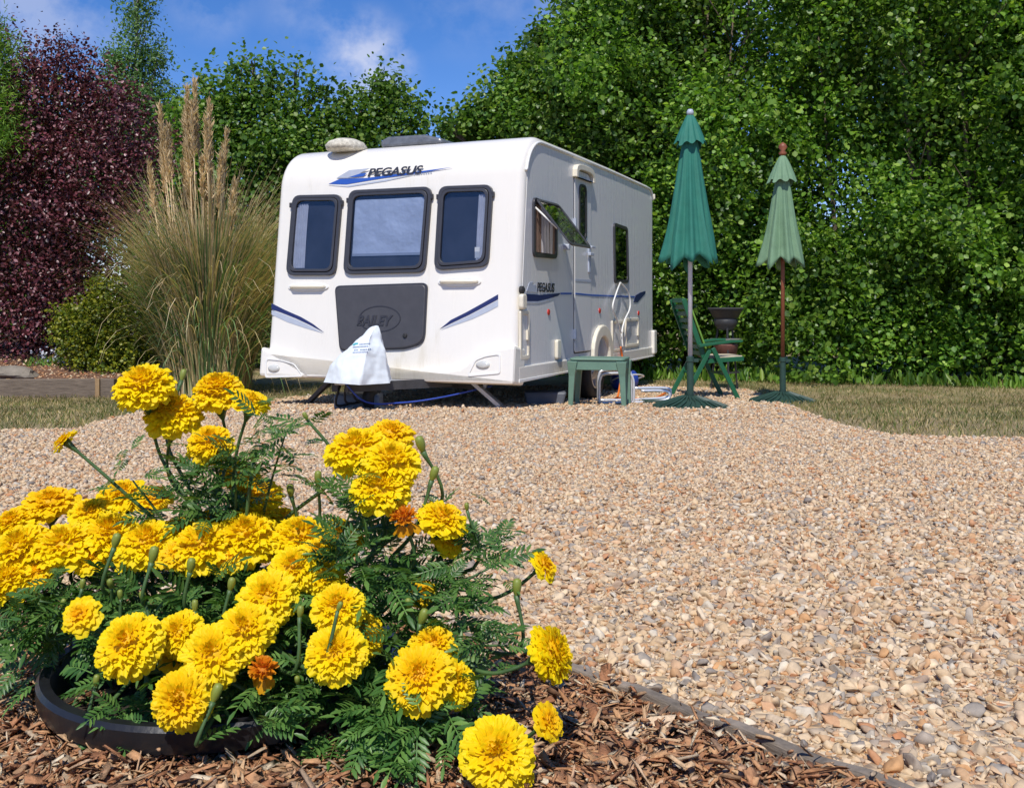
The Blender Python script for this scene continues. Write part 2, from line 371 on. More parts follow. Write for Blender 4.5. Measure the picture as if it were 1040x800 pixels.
def make_tree(name,label,cat,base,blobs,n,size,mat,r0=.1,bark='bark',group=None,**kw):
    t=thing(name,label,cat,base,group=group)
    b=Vector(base); lb=[(x-b.x,y-b.y,z-b.z,a,c,d) for x,y,z,a,c,d in blobs]
    V,Q=foliage(lb,n,size,**kw); np_mesh('crown',V,Q,mat,t,smooth=False)
    limb_mesh((0,0,-.05),lb,r0,nb=40).build('trunk',M[bark],t,smooth=True)
    return t

def rand_blobs(k,box,r,taper=None):
    x0,x1,y0,y1,z0,z1=box; out=[]
    for i in range(k):
        z=random.uniform(z0,z1); x=random.uniform(x0,x1); y=random.uniform(y0,y1); q=random.uniform(*r)
        if taper:
            q2=taper((z-z0)/(z1-z0)); x=(x0+x1)/2+(x-(x0+x1)/2)*q2; y=(y0+y1)/2+(y-(y0+y1)/2)*q2
        out.append((x,y,z,q*random.uniform(.85,1.2),q*random.uniform(.85,1.2),q*random.uniform(.75,1.05)))
    return out

# ------------------------------------------------------------------ ground, gravel, bed
def grid_sheet(name,xs,ys,zf,mat):
    Xg,Yg=np.meshgrid(xs,ys); Z=zf(Xg,Yg); V=np.stack([Xg.ravel(),Yg.ravel(),Z.ravel()],1)
    nx,ny=len(xs),len(ys); i=np.arange((ny-1)*(nx-1)); r=i//(nx-1); c=i%(nx-1); a=r*nx+c
    return np_mesh(name,V,np.stack([a,a+1,a+1+nx,a+nx],1),mat)
def inside(pts,poly):
    x,y=pts[:,0],pts[:,1]; res=np.zeros(len(x),bool); k=len(poly)
    for i in range(k):
        x1,y1=poly[i]; x2,y2=poly[(i+1)%k]
        c=((y1>y)!=(y2>y)); xi=(x2-x1)*(y-y1)/((y2-y1) if y2!=y1 else 1e-9)+x1
        res^=c&(x<xi)
    return res
def smooth_curve(pts,n=8):
    pts=[Vector((*p,0)) if len(p)==2 else Vector(p) for p in pts]; out=[]
    for i in range(len(pts)-1):
        p0=pts[max(i-1,0)];p1=pts[i];p2=pts[i+1];p3=pts[min(i+2,len(pts)-1)]
        for j in range(n):
            t=j/n; out.append(.5*((2*p1)+(-p0+p2)*t+(2*p0-5*p1+4*p2-p3)*t*t+(-p0+3*p1-3*p2+p3)*t**3))
    out.append(pts[-1]); return out
def poly_sheet(name,poly,dz,mat,step=.6,thick=0):
    """filled polygon draped on the slope"""
    bm=bmesh.new(); vs=[bm.verts.new((x,y,0)) for x,y in poly]; bm.faces.new(vs)
    for yy in np.arange(-3,14,.5):
        bmesh.ops.bisect_plane(bm,geom=bm.verts[:]+bm.edges[:]+bm.faces[:],plane_co=(0,yy,0),plane_no=(0,1,0))
    bmesh.ops.bisect_plane(bm,geom=bm.verts[:]+bm.edges[:]+bm.faces[:],plane_co=(0,10.87,0),plane_no=(0,1,0))
    bmesh.ops.triangulate(bm,faces=bm.faces[:])
    for v in bm.verts: v.co.z=float(gz(v.co.y))+dz
    bmesh.ops.recalc_face_normals(bm,faces=bm.faces)
    if bm.faces[:][0].normal.z<0: bmesh.ops.reverse_faces(bm,faces=bm.faces[:])
    me=bpy.data.meshes.new(name); bm.to_mesh(me); bm.free(); me.materials.append(mat)
    o=bpy.data.objects.new(name,me); COL.objects.link(o); return o

ys=np.concatenate([np.array([-30,-10,-3]),np.arange(-2,10.8,.8),np.array([10.87,13,16,20,30,60,150,400])])
xs=np.concatenate([np.array([-300,-100,-40]),np.arange(-20,20.1,2),np.array([40,100,300])])
kind(grid_sheet('ground',xs,ys,lambda x,y: gz(y)-.004,M['lawn']),'structure')

GRAVEL=[(7,5.0),(6,5.2),(2.9,5.45),(2.45,5.52),(2.2,5.7),(2.2,6.5),(2.6,9),(2.9,11),(2.95,12.3),(1.7,12.9),(.5,12.9),(-1.2,12.2),(-2.5,11.3),(-3.0,10),(-3.13,8.25),(-2.9,6.8),(-2.72,6.2),(-3.2,6.1),(-7,6.0),(-7,-3),(7,-3)]
kind(poly_sheet('gravel_pitch',GRAVEL,.004,M['gravel']),'structure')
EDGE=smooth_curve([(1.3,-.28),(.6,.62),(.341,.948),(.089,1.271),(-.12,1.47),(-.42,1.62),(-.9,1.68),(-1.7,1.62),(-2.6,1.4)],8)
EDGE2=[(p.x,p.y) for p in EDGE]
BED=EDGE2+[(-2.8,-.6),(0,-.9)]
kind(poly_sheet('mulch_bed',BED,.012,M['mulch']),'structure')
# timber edging board
mb=MB(); vs=[]; fs=[]
for i,p in enumerate(EDGE):
    t=(EDGE[min(i+1,len(EDGE)-1)]-EDGE[max(i-1,0)]).normalized(); nrm=Vector((-t.y,t.x,0)); g=float(gz(p.y)); w=.008
    top=.030+.003*math.sin(i*2.1)
    vs+=[p+nrm*w+Vector((0,0,g-.05)),p-nrm*w+Vector((0,0,g-.05)),p-nrm*w+Vector((0,0,g+top)),p+nrm*w+Vector((0,0,g+top))]
for i in range(len(EDGE)-1):
    for k in range(4): fs.append((4*i+k,4*i+(k+1)%4,4*i+4+(k+1)%4,4*i+4+k))
mb.add(vs,fs)
o=mb.build('edging_board',M['edging'],bevel=.003); tag(o,'thin weathered grey timber board edging the bark bed beside the gravel','edging')

def ico(sub):
    bm=bmesh.new(); bmesh.ops.create_icosphere(bm,subdivisions=sub,radius=1)
    V=np.array([v.co[:] for v in bm.verts]); Q=np.array([[v.index for v in f.verts] for f in bm.faces]); bm.free(); return V,Q
def stone_field(pts,size,sub,flat=(.45,.8),lift=.15):
    V0,Q0=ico(sub); n=len(pts); nv=len(V0)
    T=[]
    for i in range(24):
        v=V0.copy()
        for j in range(9):   # knock flat facets off
            d=unit(rng.normal(size=(1,3)))[0]; h=rng.uniform(.22,.66); s=v@d; v-=np.maximum(s-h,0)[:,None]*d
        v*=1+.07*rng.normal(size=(nv,1)); T.append(v)
    T=np.array(T); ti=rng.integers(0,len(T),n)
    S=size*np.exp(np.clip(rng.normal(size=n)*.36,-.8,.62))
    sc=np.stack([S*rng.uniform(.8,1.35,n),S*rng.uniform(.65,1.05,n),S*rng.uniform(*flat,n)],1)
    a=rng.uniform(0,2*PI,n); ax=rng.normal(size=n)*.4; ay=rng.normal(size=n)*.4
    v=T[ti]*sc[:,None,:]
    ca,sa=np.cos(ax)[:,None],np.sin(ax)[:,None]; y=v[...,1]*ca-v[...,2]*sa; z=v[...,1]*sa+v[...,2]*ca; x=v[...,0]
    cb,sb=np.cos(ay)[:,None],np.sin(ay)[:,None]; x,z=x*cb+z*sb,-x*sb+z*cb
    cc,ss=np.cos(a)[:,None],np.sin(a)[:,None]; x,y=x*cc-y*ss,x*ss+y*cc
    V=np.stack([x,y,z],2); V[...,0]+=pts[:,0:1]; V[...,1]+=pts[:,1:2]
    V[...,2]+=(gz(pts[:,1])+.004+S*lift*rng.uniform(0,2.2,n))[:,None]
    Q=(np.arange(n)*nv)[:,None,None]+Q0[None]
    return V.reshape(-1,3),Q.reshape(-1,3)
def sample(x0,x1,y0,y1,dens,wedge=True):
    n=int((x1-x0)*(y1-y0)*dens); p=np.stack([rng.uniform(x0,x1,n),rng.uniform(y0,y1,n)],1)
    k=inside(p,GRAVEL)&~inside(p,BED)
    if wedge: k&=np.abs(p[:,0])<.72*np.maximum(p[:,1],.3)+.55
    return p[k]
Vs=[];Qs=[];off=0
for args,size,sub in [((-2.3,2.3,.3,2.5,8200),.0088,2),((-2.0,2.0,.4,2.2,9000),.0038,1),((-3.5,3.5,2.5,4.2,5200),.0100,1),((-5,5,4.2,7,2600),.0118,1),((-7,7,7,12.9,600),.018,1)]:
    V,Q=stone_field(sample(*args),size,sub); Vs.append(V);Qs.append(Q+off);off+=len(V)
g=np_mesh('gravel_stones',np.concatenate(Vs),np.concatenate(Qs),M['stone'],smooth=False); kind(g,'stuff')

# bark chips
def chips(n,l0=.0056,wr=(.22,.6),th=(.0004,.0012)):
    p=np.stack([rng.uniform(-1.3,1.1,n),rng.uniform(.25,1.75,n)],1); p=p[inside(p,BED)]
    p=p[np.abs(p[:,0])<.62*p[:,1]+.22]
    n=len(p); Lh=l0*np.exp(np.clip(rng.normal(size=n)*.5,-1.2,.85)); Wd=Lh*rng.uniform(*wr,n); Th=rng.uniform(*th,n)
    box=np.array([(sx,sy,sz) for sx in(-1,1) for sy in(-1,0,1) for sz in(-1,1)],float)   # 12 verts, slightly curled
    jit=1+.28*rng.normal(size=(n,12,3))
    v=box[None]*jit*np.stack([Lh,Wd,Th],1)[:,None,:]; v[...,2]+=(-(v[...,0]/Lh[:,None])**2*.12*Lh[:,None])
    a=rng.uniform(0,2*PI,n); ax=rng.normal(size=n)*.4; ay=rng.normal(size=n)*.38
    x,y,z=v[...,0],v[...,1],v[...,2]
    ca,sa=np.cos(ax)[:,None],np.sin(ax)[:,None]; y,z=y*ca-z*sa,y*sa+z*ca
    cb,sb=np.cos(ay)[:,None],np.sin(ay)[:,None]; x,z=x*cb+z*sb,-x*sb+z*cb
    cc,ss=np.cos(a)[:,None],np.sin(a)[:,None]; x,y=x*cc-y*ss,x*ss+y*cc
    lump=.006*np.sin(p[:,0]*23+1)*np.sin(p[:,1]*29)
    V=np.stack([x+p[:,0:1],y+p[:,1:2],z+(gz(p[:,1])+.014+lump+np.abs(rng.normal(size=n))*.008)[:,None]],2)
    q=[(0,2,3,1),(2,4,5,3),(6,7,9,8),(8,9,11,10),(0,6,8,2),(2,8,10,4),(1,3,9,7),(3,5,11,9),(0,1,7,6),(4,10,11,5)]
    Q=(np.arange(n)*12)[:,None,None]+np.array(q)[None]
    return V.reshape(-1,3),Q.reshape(-1,4)
V,Q=chips(80000); V2,Q2=chips(70000,.0085,(.05,.13),(.0004,.0009))
kind(np_mesh('bark_chips',np.concatenate([V,V2]),np.concatenate([Q,Q2+len(V)]),M['chips'],smooth=False),'stuff')

# grass blades on the strips near the gravel
def grass(n,x0,x1,y0,y1,h):
    p=np.stack([rng.uniform(x0,x1,n),rng.uniform(y0,y1,n)],1); p=p[~inside(p,GRAVEL)]
    m=len(p); C=np.concatenate([p,gz(p[:,1])[:,None]-.004],1)
    D=unit(np.stack([rng.normal(size=m)*.5,rng.normal(size=m)*.5,np.ones(m)],1)); Nn=unit(rng.normal(size=(m,3))+np.array([0,-.4,.2]))
    return leaf_arrays(C,D,Nn,h*(.4+.9*rng.random(m)),LEAF*np.array([.16,1,1]))
A=[grass(26000,-7,-1.8,6.0,13,.045),grass(26000,1.8,7,5.0,13.5,.045)]
kind(np_mesh('grass',np.concatenate([A[0][0],A[1][0]]),np.concatenate([A[0][1],A[1][1]+len(A[0][0])]),M['grass'],smooth=False),'stuff')

# ------------------------------------------------------------------ caravan
TH=math.radians(23); U=Vector((math.sin(TH),math.cos(TH),0)); NX=Vector((math.cos(TH),-math.sin(TH),0))
W,LEN=2.70,4.80; FR=Vector((.02,8.77,0))
cen=FR-NX*(W/2)+U*(LEN/2)
van=thing('caravan','white touring caravan with three dark front windows and grey front locker','caravan',cen,-TH)
Z0=.37
dS=Vector((0,.115,.9934)); nF=Vector((0,-.9934,.115))
def front(x,s,n): return Vector((x,-LEN/2,Z0))+dS*s+nF*n
def side(b,z,n): return Vector((W/2+n,b-LEN/2,z))
def to_local(w): return Matrix.Rotation(TH,3,'Z')@(w-cen)
CAM=Vector((0,0,CAMZ))
def hit(px,py,o,n):
    c=to_local(CAM); d=Matrix.Rotation(TH,3,'Z')@Vector(((px-CX)/F,1,-(py-CY)/F)); return c+d*((o-c).dot(n)/d.dot(n))
def fp(px,py):
    h=hit(px,py,front(0,0,0),nF)-front(0,0,0); return (h.x,h.dot(dS))
def sp(px,py):
    h=hit(px,py,Vector((W/2,0,0)),Vector((1,0,0))); return (h.y+LEN/2,h.z)
def fpoly(*pts): return [fp(*p) for p in pts]
def spoly(*pts): return [sp(*p) for p in pts]

# shell
WB=2.5; prof=[]
prof+= [(0,Z0)]+[(.0+.115*s,Z0+.9934*s) for s in (.3,.8,1.3,1.895)]
cb,cz,R=.665,2.2,.45
a0=math.atan2(2.252-cz,.218-cb)
for i in range(1,11):
    a=a0+(PI/2-a0)*i/10; prof.append((cb+R*math.cos(a),cz+R*math.sin(a)))
prof+=[(1.6,2.655),(3,2.655),(LEN-.25,2.64)]
for i in range(1,7):
    a=PI/2*(1-i/6); prof.append((LEN-.22+.22*math.cos(a),2.42+.22*math.sin(a)))
prof+=[(LEN,1.5),(LEN,Z0+.02),(WB+.36,Z0+.01)]
for i in range(0,9):
    a=PI*i/8; prof.append((WB+.34*math.cos(a),.42+.34*math.sin(a)))
prof+=[(WB-.36,Z0+.005)]
def inset(prof,d):
    out=[];k=len(prof)
    for i in range(k):
        p0,p1,p2=Vector(prof[i-1]),Vector(prof[i]),Vector(prof[(i+1)%k])
        e1=(p1-p0).normalized(); e2=(p2-p1).normalized(); n=Vector((e1.y,-e1.x))+Vector((e2.y,-e2.x))
        n=n.normalized(); out.append(p1+n*d)
    return out
mb=MB(); vs=[];fs=[]; k=len(prof); rad=.075
st=[(W/2-rad+rad*math.sin(t),rad*(1-math.cos(t))) for t in [PI/2*i/5 for i in range(6)]]
stations=[(-x,d) for x,d in st[::-1]]+[(0,0)]+st
stations=[(-x,d) for x,d in reversed(st)]+st
for x,d in stations:
    for b,z in inset(prof,d): vs.append((x,b-LEN/2,z))
for i in range(len(stations)-1):
    for j in range(k): fs.append((i*k+j,i*k+(j+1)%k,(i+1)*k+(j+1)%k,(i+1)*k+j))
fs.append(tuple(range(k-1,-1,-1))); fs.append(tuple(range((len(stations)-1)*k,len(stations)*k)))
mb.add(vs,fs); mb.build('body',M['white'],van,auto=40)
# right wall sheet + roof rail
wall=[tuple(v) for v in inset(prof,.085)]
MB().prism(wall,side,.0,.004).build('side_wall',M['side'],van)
rail=[(b,z) for b,z in inset(prof[4:24],.055)]
mb=MB(); mb.tube([side(b,z,.006) for b,z in rail],.014,8); mb.build('awning_rail',M['hatch'],van,smooth=True)

# front windows
def front_window(quad,inner):
    q=fpoly(*quad); o=roundpoly(q,.09); i1=scale_poly(o,.032); i2=scale_poly(o,.05)
    fr=MB().ring(o,i1,front,.0,.035).ring(scale_poly(o,.036),scale_poly(o,.062),front,.004,.045)
    w=fr.build('window',M['frame'],van,bevel=.004)
    MB().prism(scale_poly(o,.058),front,.022,.027).build('pane',M['pane'],w)
    xs=[p[0] for p in q]; ys=[p[1] for p in q]; x0,x1,y0,y1=min(xs),max(xs),min(ys),max(ys)
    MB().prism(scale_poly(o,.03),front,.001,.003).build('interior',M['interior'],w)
    # hinge lugs
    for xx in (x0+.0,x1-.0): MB().box(front(xx,y1-.1,.02),(.03,.03,.05)).build('hinge',M['dark2'],w,bevel=.005)
    return w,(x0,x1,y0,y1),o
def crumple(x0,x1,y0,y1,n0,amp,name,mat,parent,nx=26,ny=20,fold=None):
    vs=[];fs=[]
    ph=[(random.uniform(2,7),random.uniform(2,7),random.uniform(0,6)) for _ in range(5)]
    for j in range(ny+1):
        for i in range(nx+1):
            u,v=i/nx,j/ny
            if fold: h=abs(math.sin(fold*PI*u+.5*math.sin(3*v)))*amp
            else:
                h=sum(abs(math.sin(a*u*1.3+b*v*(1 if q%2 else -1)+c)) for q,(a,b,c) in enumerate(ph))/5*amp*1.6
            vs.append(front(x0+(x1-x0)*u,y0+(y1-y0)*v,n0+h) if parent.get('sidew') is None else side(x0+(x1-x0)*u,y0+(y1-y0)*v,n0+h))
    for j in range(ny):
        for i in range(nx):
            a=j*(nx+1)+i; fs.append((a,a+1,a+nx+2,a+nx+1))
    return MB().add(vs,fs).build(name,mat,parent,smooth=True)
w1,b1,_=front_window([(292,280),(342,280),(349,198),(299,199)],None)
w2,b2,_=front_window([(350,279),(433,277),(440,190),(356,194)],None)
w3,b3,_=front_window([(442,275),(497,271),(502,188),(447,190)],None)
crumple(b1[0]+.06,b1[0]+.2,b1[2]+.08,b1[3]-.09,.004,.012,'curtain',M['curtain'],w1,fold=5)
crumple(b2[0]+.08,b2[1]-.07,b2[2]+.20,b2[3]-.10,.004,.0085,'blind',M['blind'],w2)
MB().box(front((b2[0]+b2[1])/2,b2[2]+.19,.008),(b2[1]-b2[0]-.16,.012,.025)).build('blind_rail',M['silver'],w2)
crumple(b3[1]-.15,b3[1]-.07,b3[2]+.08,b3[3]-.09,.004,.012,'curtain',M['curtain'],w3,fold=3)
MB().box(front(b3[1]-.13,b3[2]+.16,.018),(.05,.006,.1)).build('card',M['hatch'],w3)

# locker
lk=fpoly((347,356),(372,355),(412,354),(431,348),(434,289),(342,292))
lo=roundpoly(lk,[.06,.05,.08,.09,.06,.06])
locker=MB().prism(lo,front,.002,.03).build('locker_lid',M['dark'],van,bevel=.012)
MB().ring(scale_poly(lo,-.012),scale_poly(lo,.012),front,.001,.02).build('seal',M['dark2'],locker)
ex=fp(387,324); el=[(ex[0]+.23*math.cos(a),ex[1]+.125*math.sin(a)) for a in [2*PI*i/40 for i in range(40)]]
MB().ring(el,[(ex[0]+(x-ex[0])*.95,ex[1]+(y-ex[1])*.93) for x,y in el],front,.029,.034).build('badge_ring',M['dark2'],locker)
kx=fp(413,341); MB().lathe([(.022,0),(.022,.012),(.012,.016)],n=16,M=Matrix.Translation(front(kx[0],kx[1],.029))@Matrix.Rotation(math.radians(83),4,'X')).build('lock',M['black'],locker)

def text(body,size,fr,ox,oy,n0,depth,mat,name,parent,shear=0,wide=1.0,bold=0):
    cu=bpy.data.curves.new('txt','FONT'); cu.body=body; cu.size=size; cu.shear=shear; cu.extrude=depth/2; cu.offset=bold; cu.align_x='LEFT'
    to=bpy.data.objects.new('txt',cu); COL.objects.link(to)
    dg=bpy.context.evaluated_depsgraph_get(); me=bpy.data.meshes.new_from_object(to.evaluated_get(dg))
    bpy.data.objects.remove(to)
    me.name=name
    for v in me.vertices:
        x,y,z=v.co; v.co=fr(ox+x*wide,oy+y,n0+depth/2+z)
    me.materials.clear(); me.materials.append(mat)
    o=bpy.data.objects.new(name,me); COL.objects.link(o); o.parent=parent; return o
p0=fp(364,330); p1=fp(409,330)
text('BAILEY',.135,front,p0[0]-.0,p0[1]-.005,.030,.006,M['dark2'],'lettering',locker,shear=.25,wide=.88,bold=.004)
# upper decal
dec=MB().prism(fpoly((334,187),(345,182),(372,181),(420,175),(459,170),(430,175.5),(390,181),(352,187.5)),front,.001,.004)
d1=dec.build('front_decal',M['blue'],van)
MB().prism(fpoly((342,181),(355,173),(376,171),(366,176),(370,179),(356,181)),front,.001,.0045).build('wing_mark',M['silver'],d1)
MB().prism(fpoly((354,180.5),(366,176.5),(373,176),(369,179.5)),front,.0048,.0065).build('wing_stripe',M['blue'],d1)
MB().prism(fpoly((334,188.5),(352,189),(392,182.5),(420,178),(392,184.3),(354,190.2)),front,.001,.0045).build('pale_stripe',M['silver'],d1)
q0=fp(373,179.5)
text('PEGASUS',.108,front,q0[0],q0[1],.006,.003,M['ink'],'lettering',d1,shear=.3,wide=1.36,bold=.003)
text('SURREY',.03,front,fp(425,180)[0],fp(425,180.5)[1],.002,.002,M['silver'],'small_lettering',d1,wide=1.3) if False else None
mm=MB()
for i in range(8): mm.box(front(fp(421+i*2.4,177.5)[0],fp(421+i*2.4,177.5-.25*i)[1],.003),(.014,.002,.012))
mm.build('small_print',M['silver'],d1)
# lower swooshes
def swoosh(blue,grey):
    a=MB().prism(fpoly(*blue),front,.001,.004).build('swoosh_decal',M['navy'],van)
    MB().prism(fpoly(*grey),front,.001,.0035).build('grey_band',M['silver'],a)
swoosh([(276,308),(290,315),(306,322),(318,329),(329,337.5),(314,329.5),(300,323),(286,317.5),(276,314)],[(276,315),(286,318.5),(300,324),(314,330.5),(328,338.3),(310,333),(292,327),(276,319.5)])
swoosh([(506,299),(492,307),(474,317),(458,325),(447,334),(460,327.5),(476,320),(492,311.5),(506,304)],[(506,305),(492,312.5),(476,321),(460,328.5),(448,335),(464,329.5),(480,324),(496,316.5),(506,311)])
for xs_ in (-.44,.40):
    MB().box(front(xs_,.62-.05,.002),(.006,.006,.5)).build('panel_seam',M['silver'],van) if False else None
# grab handles
for (xa,ya,xb,yb) in [(293,292,334,291.5),(445,287,489,286)]:
    a=fp(xa,ya); b=fp(xb,yb); c=((a[0]+b[0])/2,(a[1]+b[1])/2); hw=(b[0]-a[0])/2
    h=MB().prism([(c[0]+hw*math.copysign(abs(math.cos(t))**.7,math.cos(t)),c[1]+.042*math.sin(t)) for t in [2*PI*i/28 for i in range(28)]],front,.001,.014).build('grab_handle',M['hatch'],van,bevel=.005)
    MB().tube([front(c[0]-hw*.85,c[1],.01),front(c[0]-hw*.7,c[1],.045),front(c[0]+hw*.7,c[1],.045),front(c[0]+hw*.85,c[1],.01)],.015,8).build('grip',M['cream'],h,smooth=True)

# front bumper (lower fairing) with lamps
xl,xr=-W/2-.02,W/2+.02
bp=[(xl,0.0)]+[(xr,0.0)]
upR=fpoly((515,351),(500,355),(488,359),(478,369),(470,374),(458,376))
upL=fpoly((318,379),(305,366),(297,361.5),(280,357),(268,352))
pts=[(xl,-.03),(xr,-.03),(xr,upR[0][1])]+upR[1:]+upL[:-1]+[(xl,upL[-1][1])]
bump=MB().prism(pts,front,-.20,.075).build('front_bumper',M['white'],van,bevel=.03)
for pl,lp in [([(274,384),(313,383),(304,370),(290,365.5),(275,364)],(283,374.5)),([(512,380),(478,383),(486,366),(497,361.5),(512,359)],(494,371))]:
    q=roundpoly(fpoly(*pl),.03); r_=MB().ring(q,scale_poly(q,.018),front,.072,.084).build('lamp_surround',M['hatch'],bump,bevel=.004)
    c=fp(*lp); MB().lathe([(.062,0),(.058,.014),(.03,.022)],n=24,M=Matrix.Translation(front(c[0],c[1],.07))@Matrix.Rotation(math.radians(83),4,'X')@Matrix.Diagonal((1.15,.62,1,1))).build('marker_lamp',M['lamp'],r_,smooth=True)
# side skirt, wheel arch
for b0,b1_ in ((.06,WB-.42),(WB+.42,LEN-.02)):
    MB().prism([(b0,.365),(b1_,.38),(b1_,.50),(b0,.50)],side,-.02,.022).build('side_skirt',M['white'],van,bevel=.012)
    MB().prism([(b0,.355),(b1_,.37),(b1_,.385),(b0,.385)],side,-.02,.028).build('skirt_trim',M['hatch'],van,bevel=.004)
th=[PI*i/14 for i in range(15)]
oa=[(WB+.36,.365)]+[(WB+.36*math.cos(a),.50+.33*math.sin(a)) for a in th]+[(WB-.36,.365)]
ia=[(WB+.23,.365)]+[(WB+.23*math.cos(a),.48+.22*math.sin(a)) for a in th]+[(WB-.23,.365)]
MB().ring(oa,ia,side,-.02,.045).build('wheel_arch',M['cream'],van,bevel=.015)
la=[(WB+.338*math.cos(a),.42+.338*math.sin(a)) for a in th]+[(WB-.338,.375)]; lb=[(WB+.332*math.cos(a),.42+.332*math.sin(a)) for a in th]+[(WB-.332,.375)]
la=[(WB+.338,.375)]+la; lb=[(WB+.332,.375)]+lb
MB().ring(la,lb,side,-.7,-.001).build('wheel_housing',M['black'],van)
def wheel(x,parent):
    T=Matrix.Translation((x,WB-LEN/2,.31))@Matrix.Rotation(PI/2,4,'Y')
    w=MB().lathe([(.20,-.085),(.27,-.092),(.300,-.075),(.312,-.03),(.312,.03),(.300,.075),(.27,.092),(.20,.085),(.19,0)],n=36,M=T,cap=False).build('wheel',M['black'],parent,smooth=True)
    r=MB().lathe([(.198,.075),(.180,.085),(.165,.05),(.11,.045),(.09,.075),(.04,.08),(.0,.08)],n=30,M=T,cap=False)
    for k_ in range(5):
        a=2*PI*k_/5; r.box((.13,0,.062),(.11,.045,.03),T@Matrix.Rotation(a,4,'Z'))
    r.build('rim',M['galv'],w,auto=40)
wheel(W/2-.13,van); wheel(-W/2+.13,van)
# chassis and axle
c=MB()
for x in (-.75,.75): c.box((x,0.1,.31),(.06,4.3,.13))
for y in (-2.0,-.8,.9,2.1): c.box((0,y,.31),(1.6,.06,.1))
c.tube([(-1.2,WB-LEN/2,.31),(1.2,WB-LEN/2,.31)],.045,10)
c.box((0,.1,.372),(2.5,4.5,.03)); c.build('chassis',M['chassis'],van)
# corner steadies
def steady(x,y,dx,mat,h):
    s=MB(); gnd=h; s.bar((x,y,.37),(x+dx,y,gnd+.02),.07,.035); s.bar((x+dx*.55,y+.04,.37),(x+dx*.35,y+.04,.24),.03,.03)
    s.lathe([(.075,0),(.075,.02),(.04,.03)],(x+dx,y,gnd-.005),12); s.build('corner_steady',mat,van)
def wg(x,y):
    w=Matrix.Rotation(-TH,3,'Z')@Vector((x,y,0))+cen; return float(gz(w.y))
steady(.82,-LEN/2+.18,.32,M['galv'],wg(1.14,-LEN/2+.18)); steady(-.62,-LEN/2+.18,-.34,M['chassis'],wg(-.96,-LEN/2+.18))
steady(.85,LEN/2-.35,.25,M['galv'],0); steady(-.85,LEN/2-.35,-.25,M['chassis'],0)
# A-frame, coupling, jockey wheel
c=MB()
for s_ in(-1,1): c.bar((s_*.62,-LEN/2+.2,.33),(s_*.06,-LEN/2-.72,.33),.05,.08)
c.build('drawbar',M['chassis'],van)
c=MB().box((0,-LEN/2-.60,.40),(.11,.28,.10)).bar((0,-LEN/2-.6,.45),(0,-LEN/2-.42,.60),.03,.03); c.build('coupling',M['galv'],van,bevel=.01)
jy=-LEN/2-.42; jg=wg(.1,jy)
c=MB().tube([(.12,jy,jg+.12),(.12,jy,.62)],.024,10).box((.12,jy,.34),(.1,.1,.1)); j=c.build('jockey_wheel',M['galv'],van)
MB().lathe([(.02,-.03),(.09,-.03),(.10,-.015),(.10,.015),(.09,.03),(.02,.03)],n=20,M=Matrix.Translation((.12,jy,jg+.10))@Matrix.Rotation(PI/2,4,'Y')).build('tyre',M['black'],j,smooth=True)
c=MB()
for k_ in range(3):
    c.tube(smooth_curve([(-.05+.05*k_,-LEN/2-.62,.38),(-.12+.1*k_,-LEN/2-.6,.16+.03*k_),(.0+.06*k_,-LEN/2-.4,.2),(.1,-LEN/2-.1,.33)],6),.011,6)
c.build('hitch_cable',M['black'],van,smooth=True)
c=MB().tube(smooth_curve([(.06,-LEN/2-.75,.38),(.2,-LEN/2-.62,.2),(.42,-LEN/2-.35,.18),(.7,-LEN/2-.1,.22),(1.0,-LEN/2+.3,.3)],6),.008,6)
c.build('blue_hose',M['bluep'],van,smooth=True)
st_=fp(404,388); MB().prism(fpoly((398,386),(412,386),(412,393),(399,393)),front,.077,.080).build('sticker',M['silver'],van)

# roof gear
MB().lathe([(.0,.135),(.12,.13),(.20,.10),(.235,.06),(.22,.02),(.14,.0)],n=28,M=Matrix.Translation((W/2-2.05,-LEN/2+.47,2.60))@Matrix.Diagonal((.86,1.0,1.0,1))).build('roof_aerial_dome',M['lichen'],van,smooth=True)
rl=MB().prism([(-.34,0),(.36,0),(.35,.05),(.16,.10),(-.26,.105),(-.34,.07)],lambda x,y,n:Vector((W/2-1.40+x,-LEN/2+.62+n,2.655+y)),0,.5).build('rooflight',M['rooflight'],van,bevel=.03)
MB().box((W/2-1.40,-LEN/2+.90,2.662),(.66,.5,.025)).build('rooflight_frame',M['hatch'],rl,bevel=.01)
# ---- right side features
def side_window(quad,name='window'):
    q=spoly(*quad); o=roundpoly(q,.07); w=MB().ring(o,scale_poly(o,.04),side,.002,.026).build(name,M['frame'],van,bevel=.004); w['sidew']=1
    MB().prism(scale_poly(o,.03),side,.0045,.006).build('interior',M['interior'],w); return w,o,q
# open front-side window
w4,o4,q4=side_window([(540,261),(564,263),(564,208),(540,200)])
xs=[p[0] for p in q4]; ys=[p[1] for p in q4]; B0,B1,Zb,Zt=min(xs),max(xs),min(ys),max(ys)
crumple(B0+.05,B1-.05,Zb+.05,Zt-.06,.008,.012,'curtain',M['brown_curtain'],w4,nx=40,ny=6,fold=9)
crumple(B0+.20,B1-.12,Zb+.05,Zt-.06,.014,.012,'net_curtain',M['curtain'],w4,nx=16,ny=6,fold=4)
ang=math.radians(38); hz=Zt-.02
def flap(x,y,n): # y down the flap from the hinge
    return side(x,hz-y*math.cos(ang)+n*math.sin(ang)*1.0,.03+y*math.sin(ang)+n*math.cos(ang))
HF=Zt-Zb
fo=rr(B0+.01,.0,B1-.01,HF,.06)
fl=MB().ring(fo,scale_poly(fo,.03),flap,.0,.016).build('window_flap',M['frame'],w4,bevel=.003)
MB().prism(scale_poly(fo,.028),flap,.004,.009).build('pane',M['pane2'],fl)
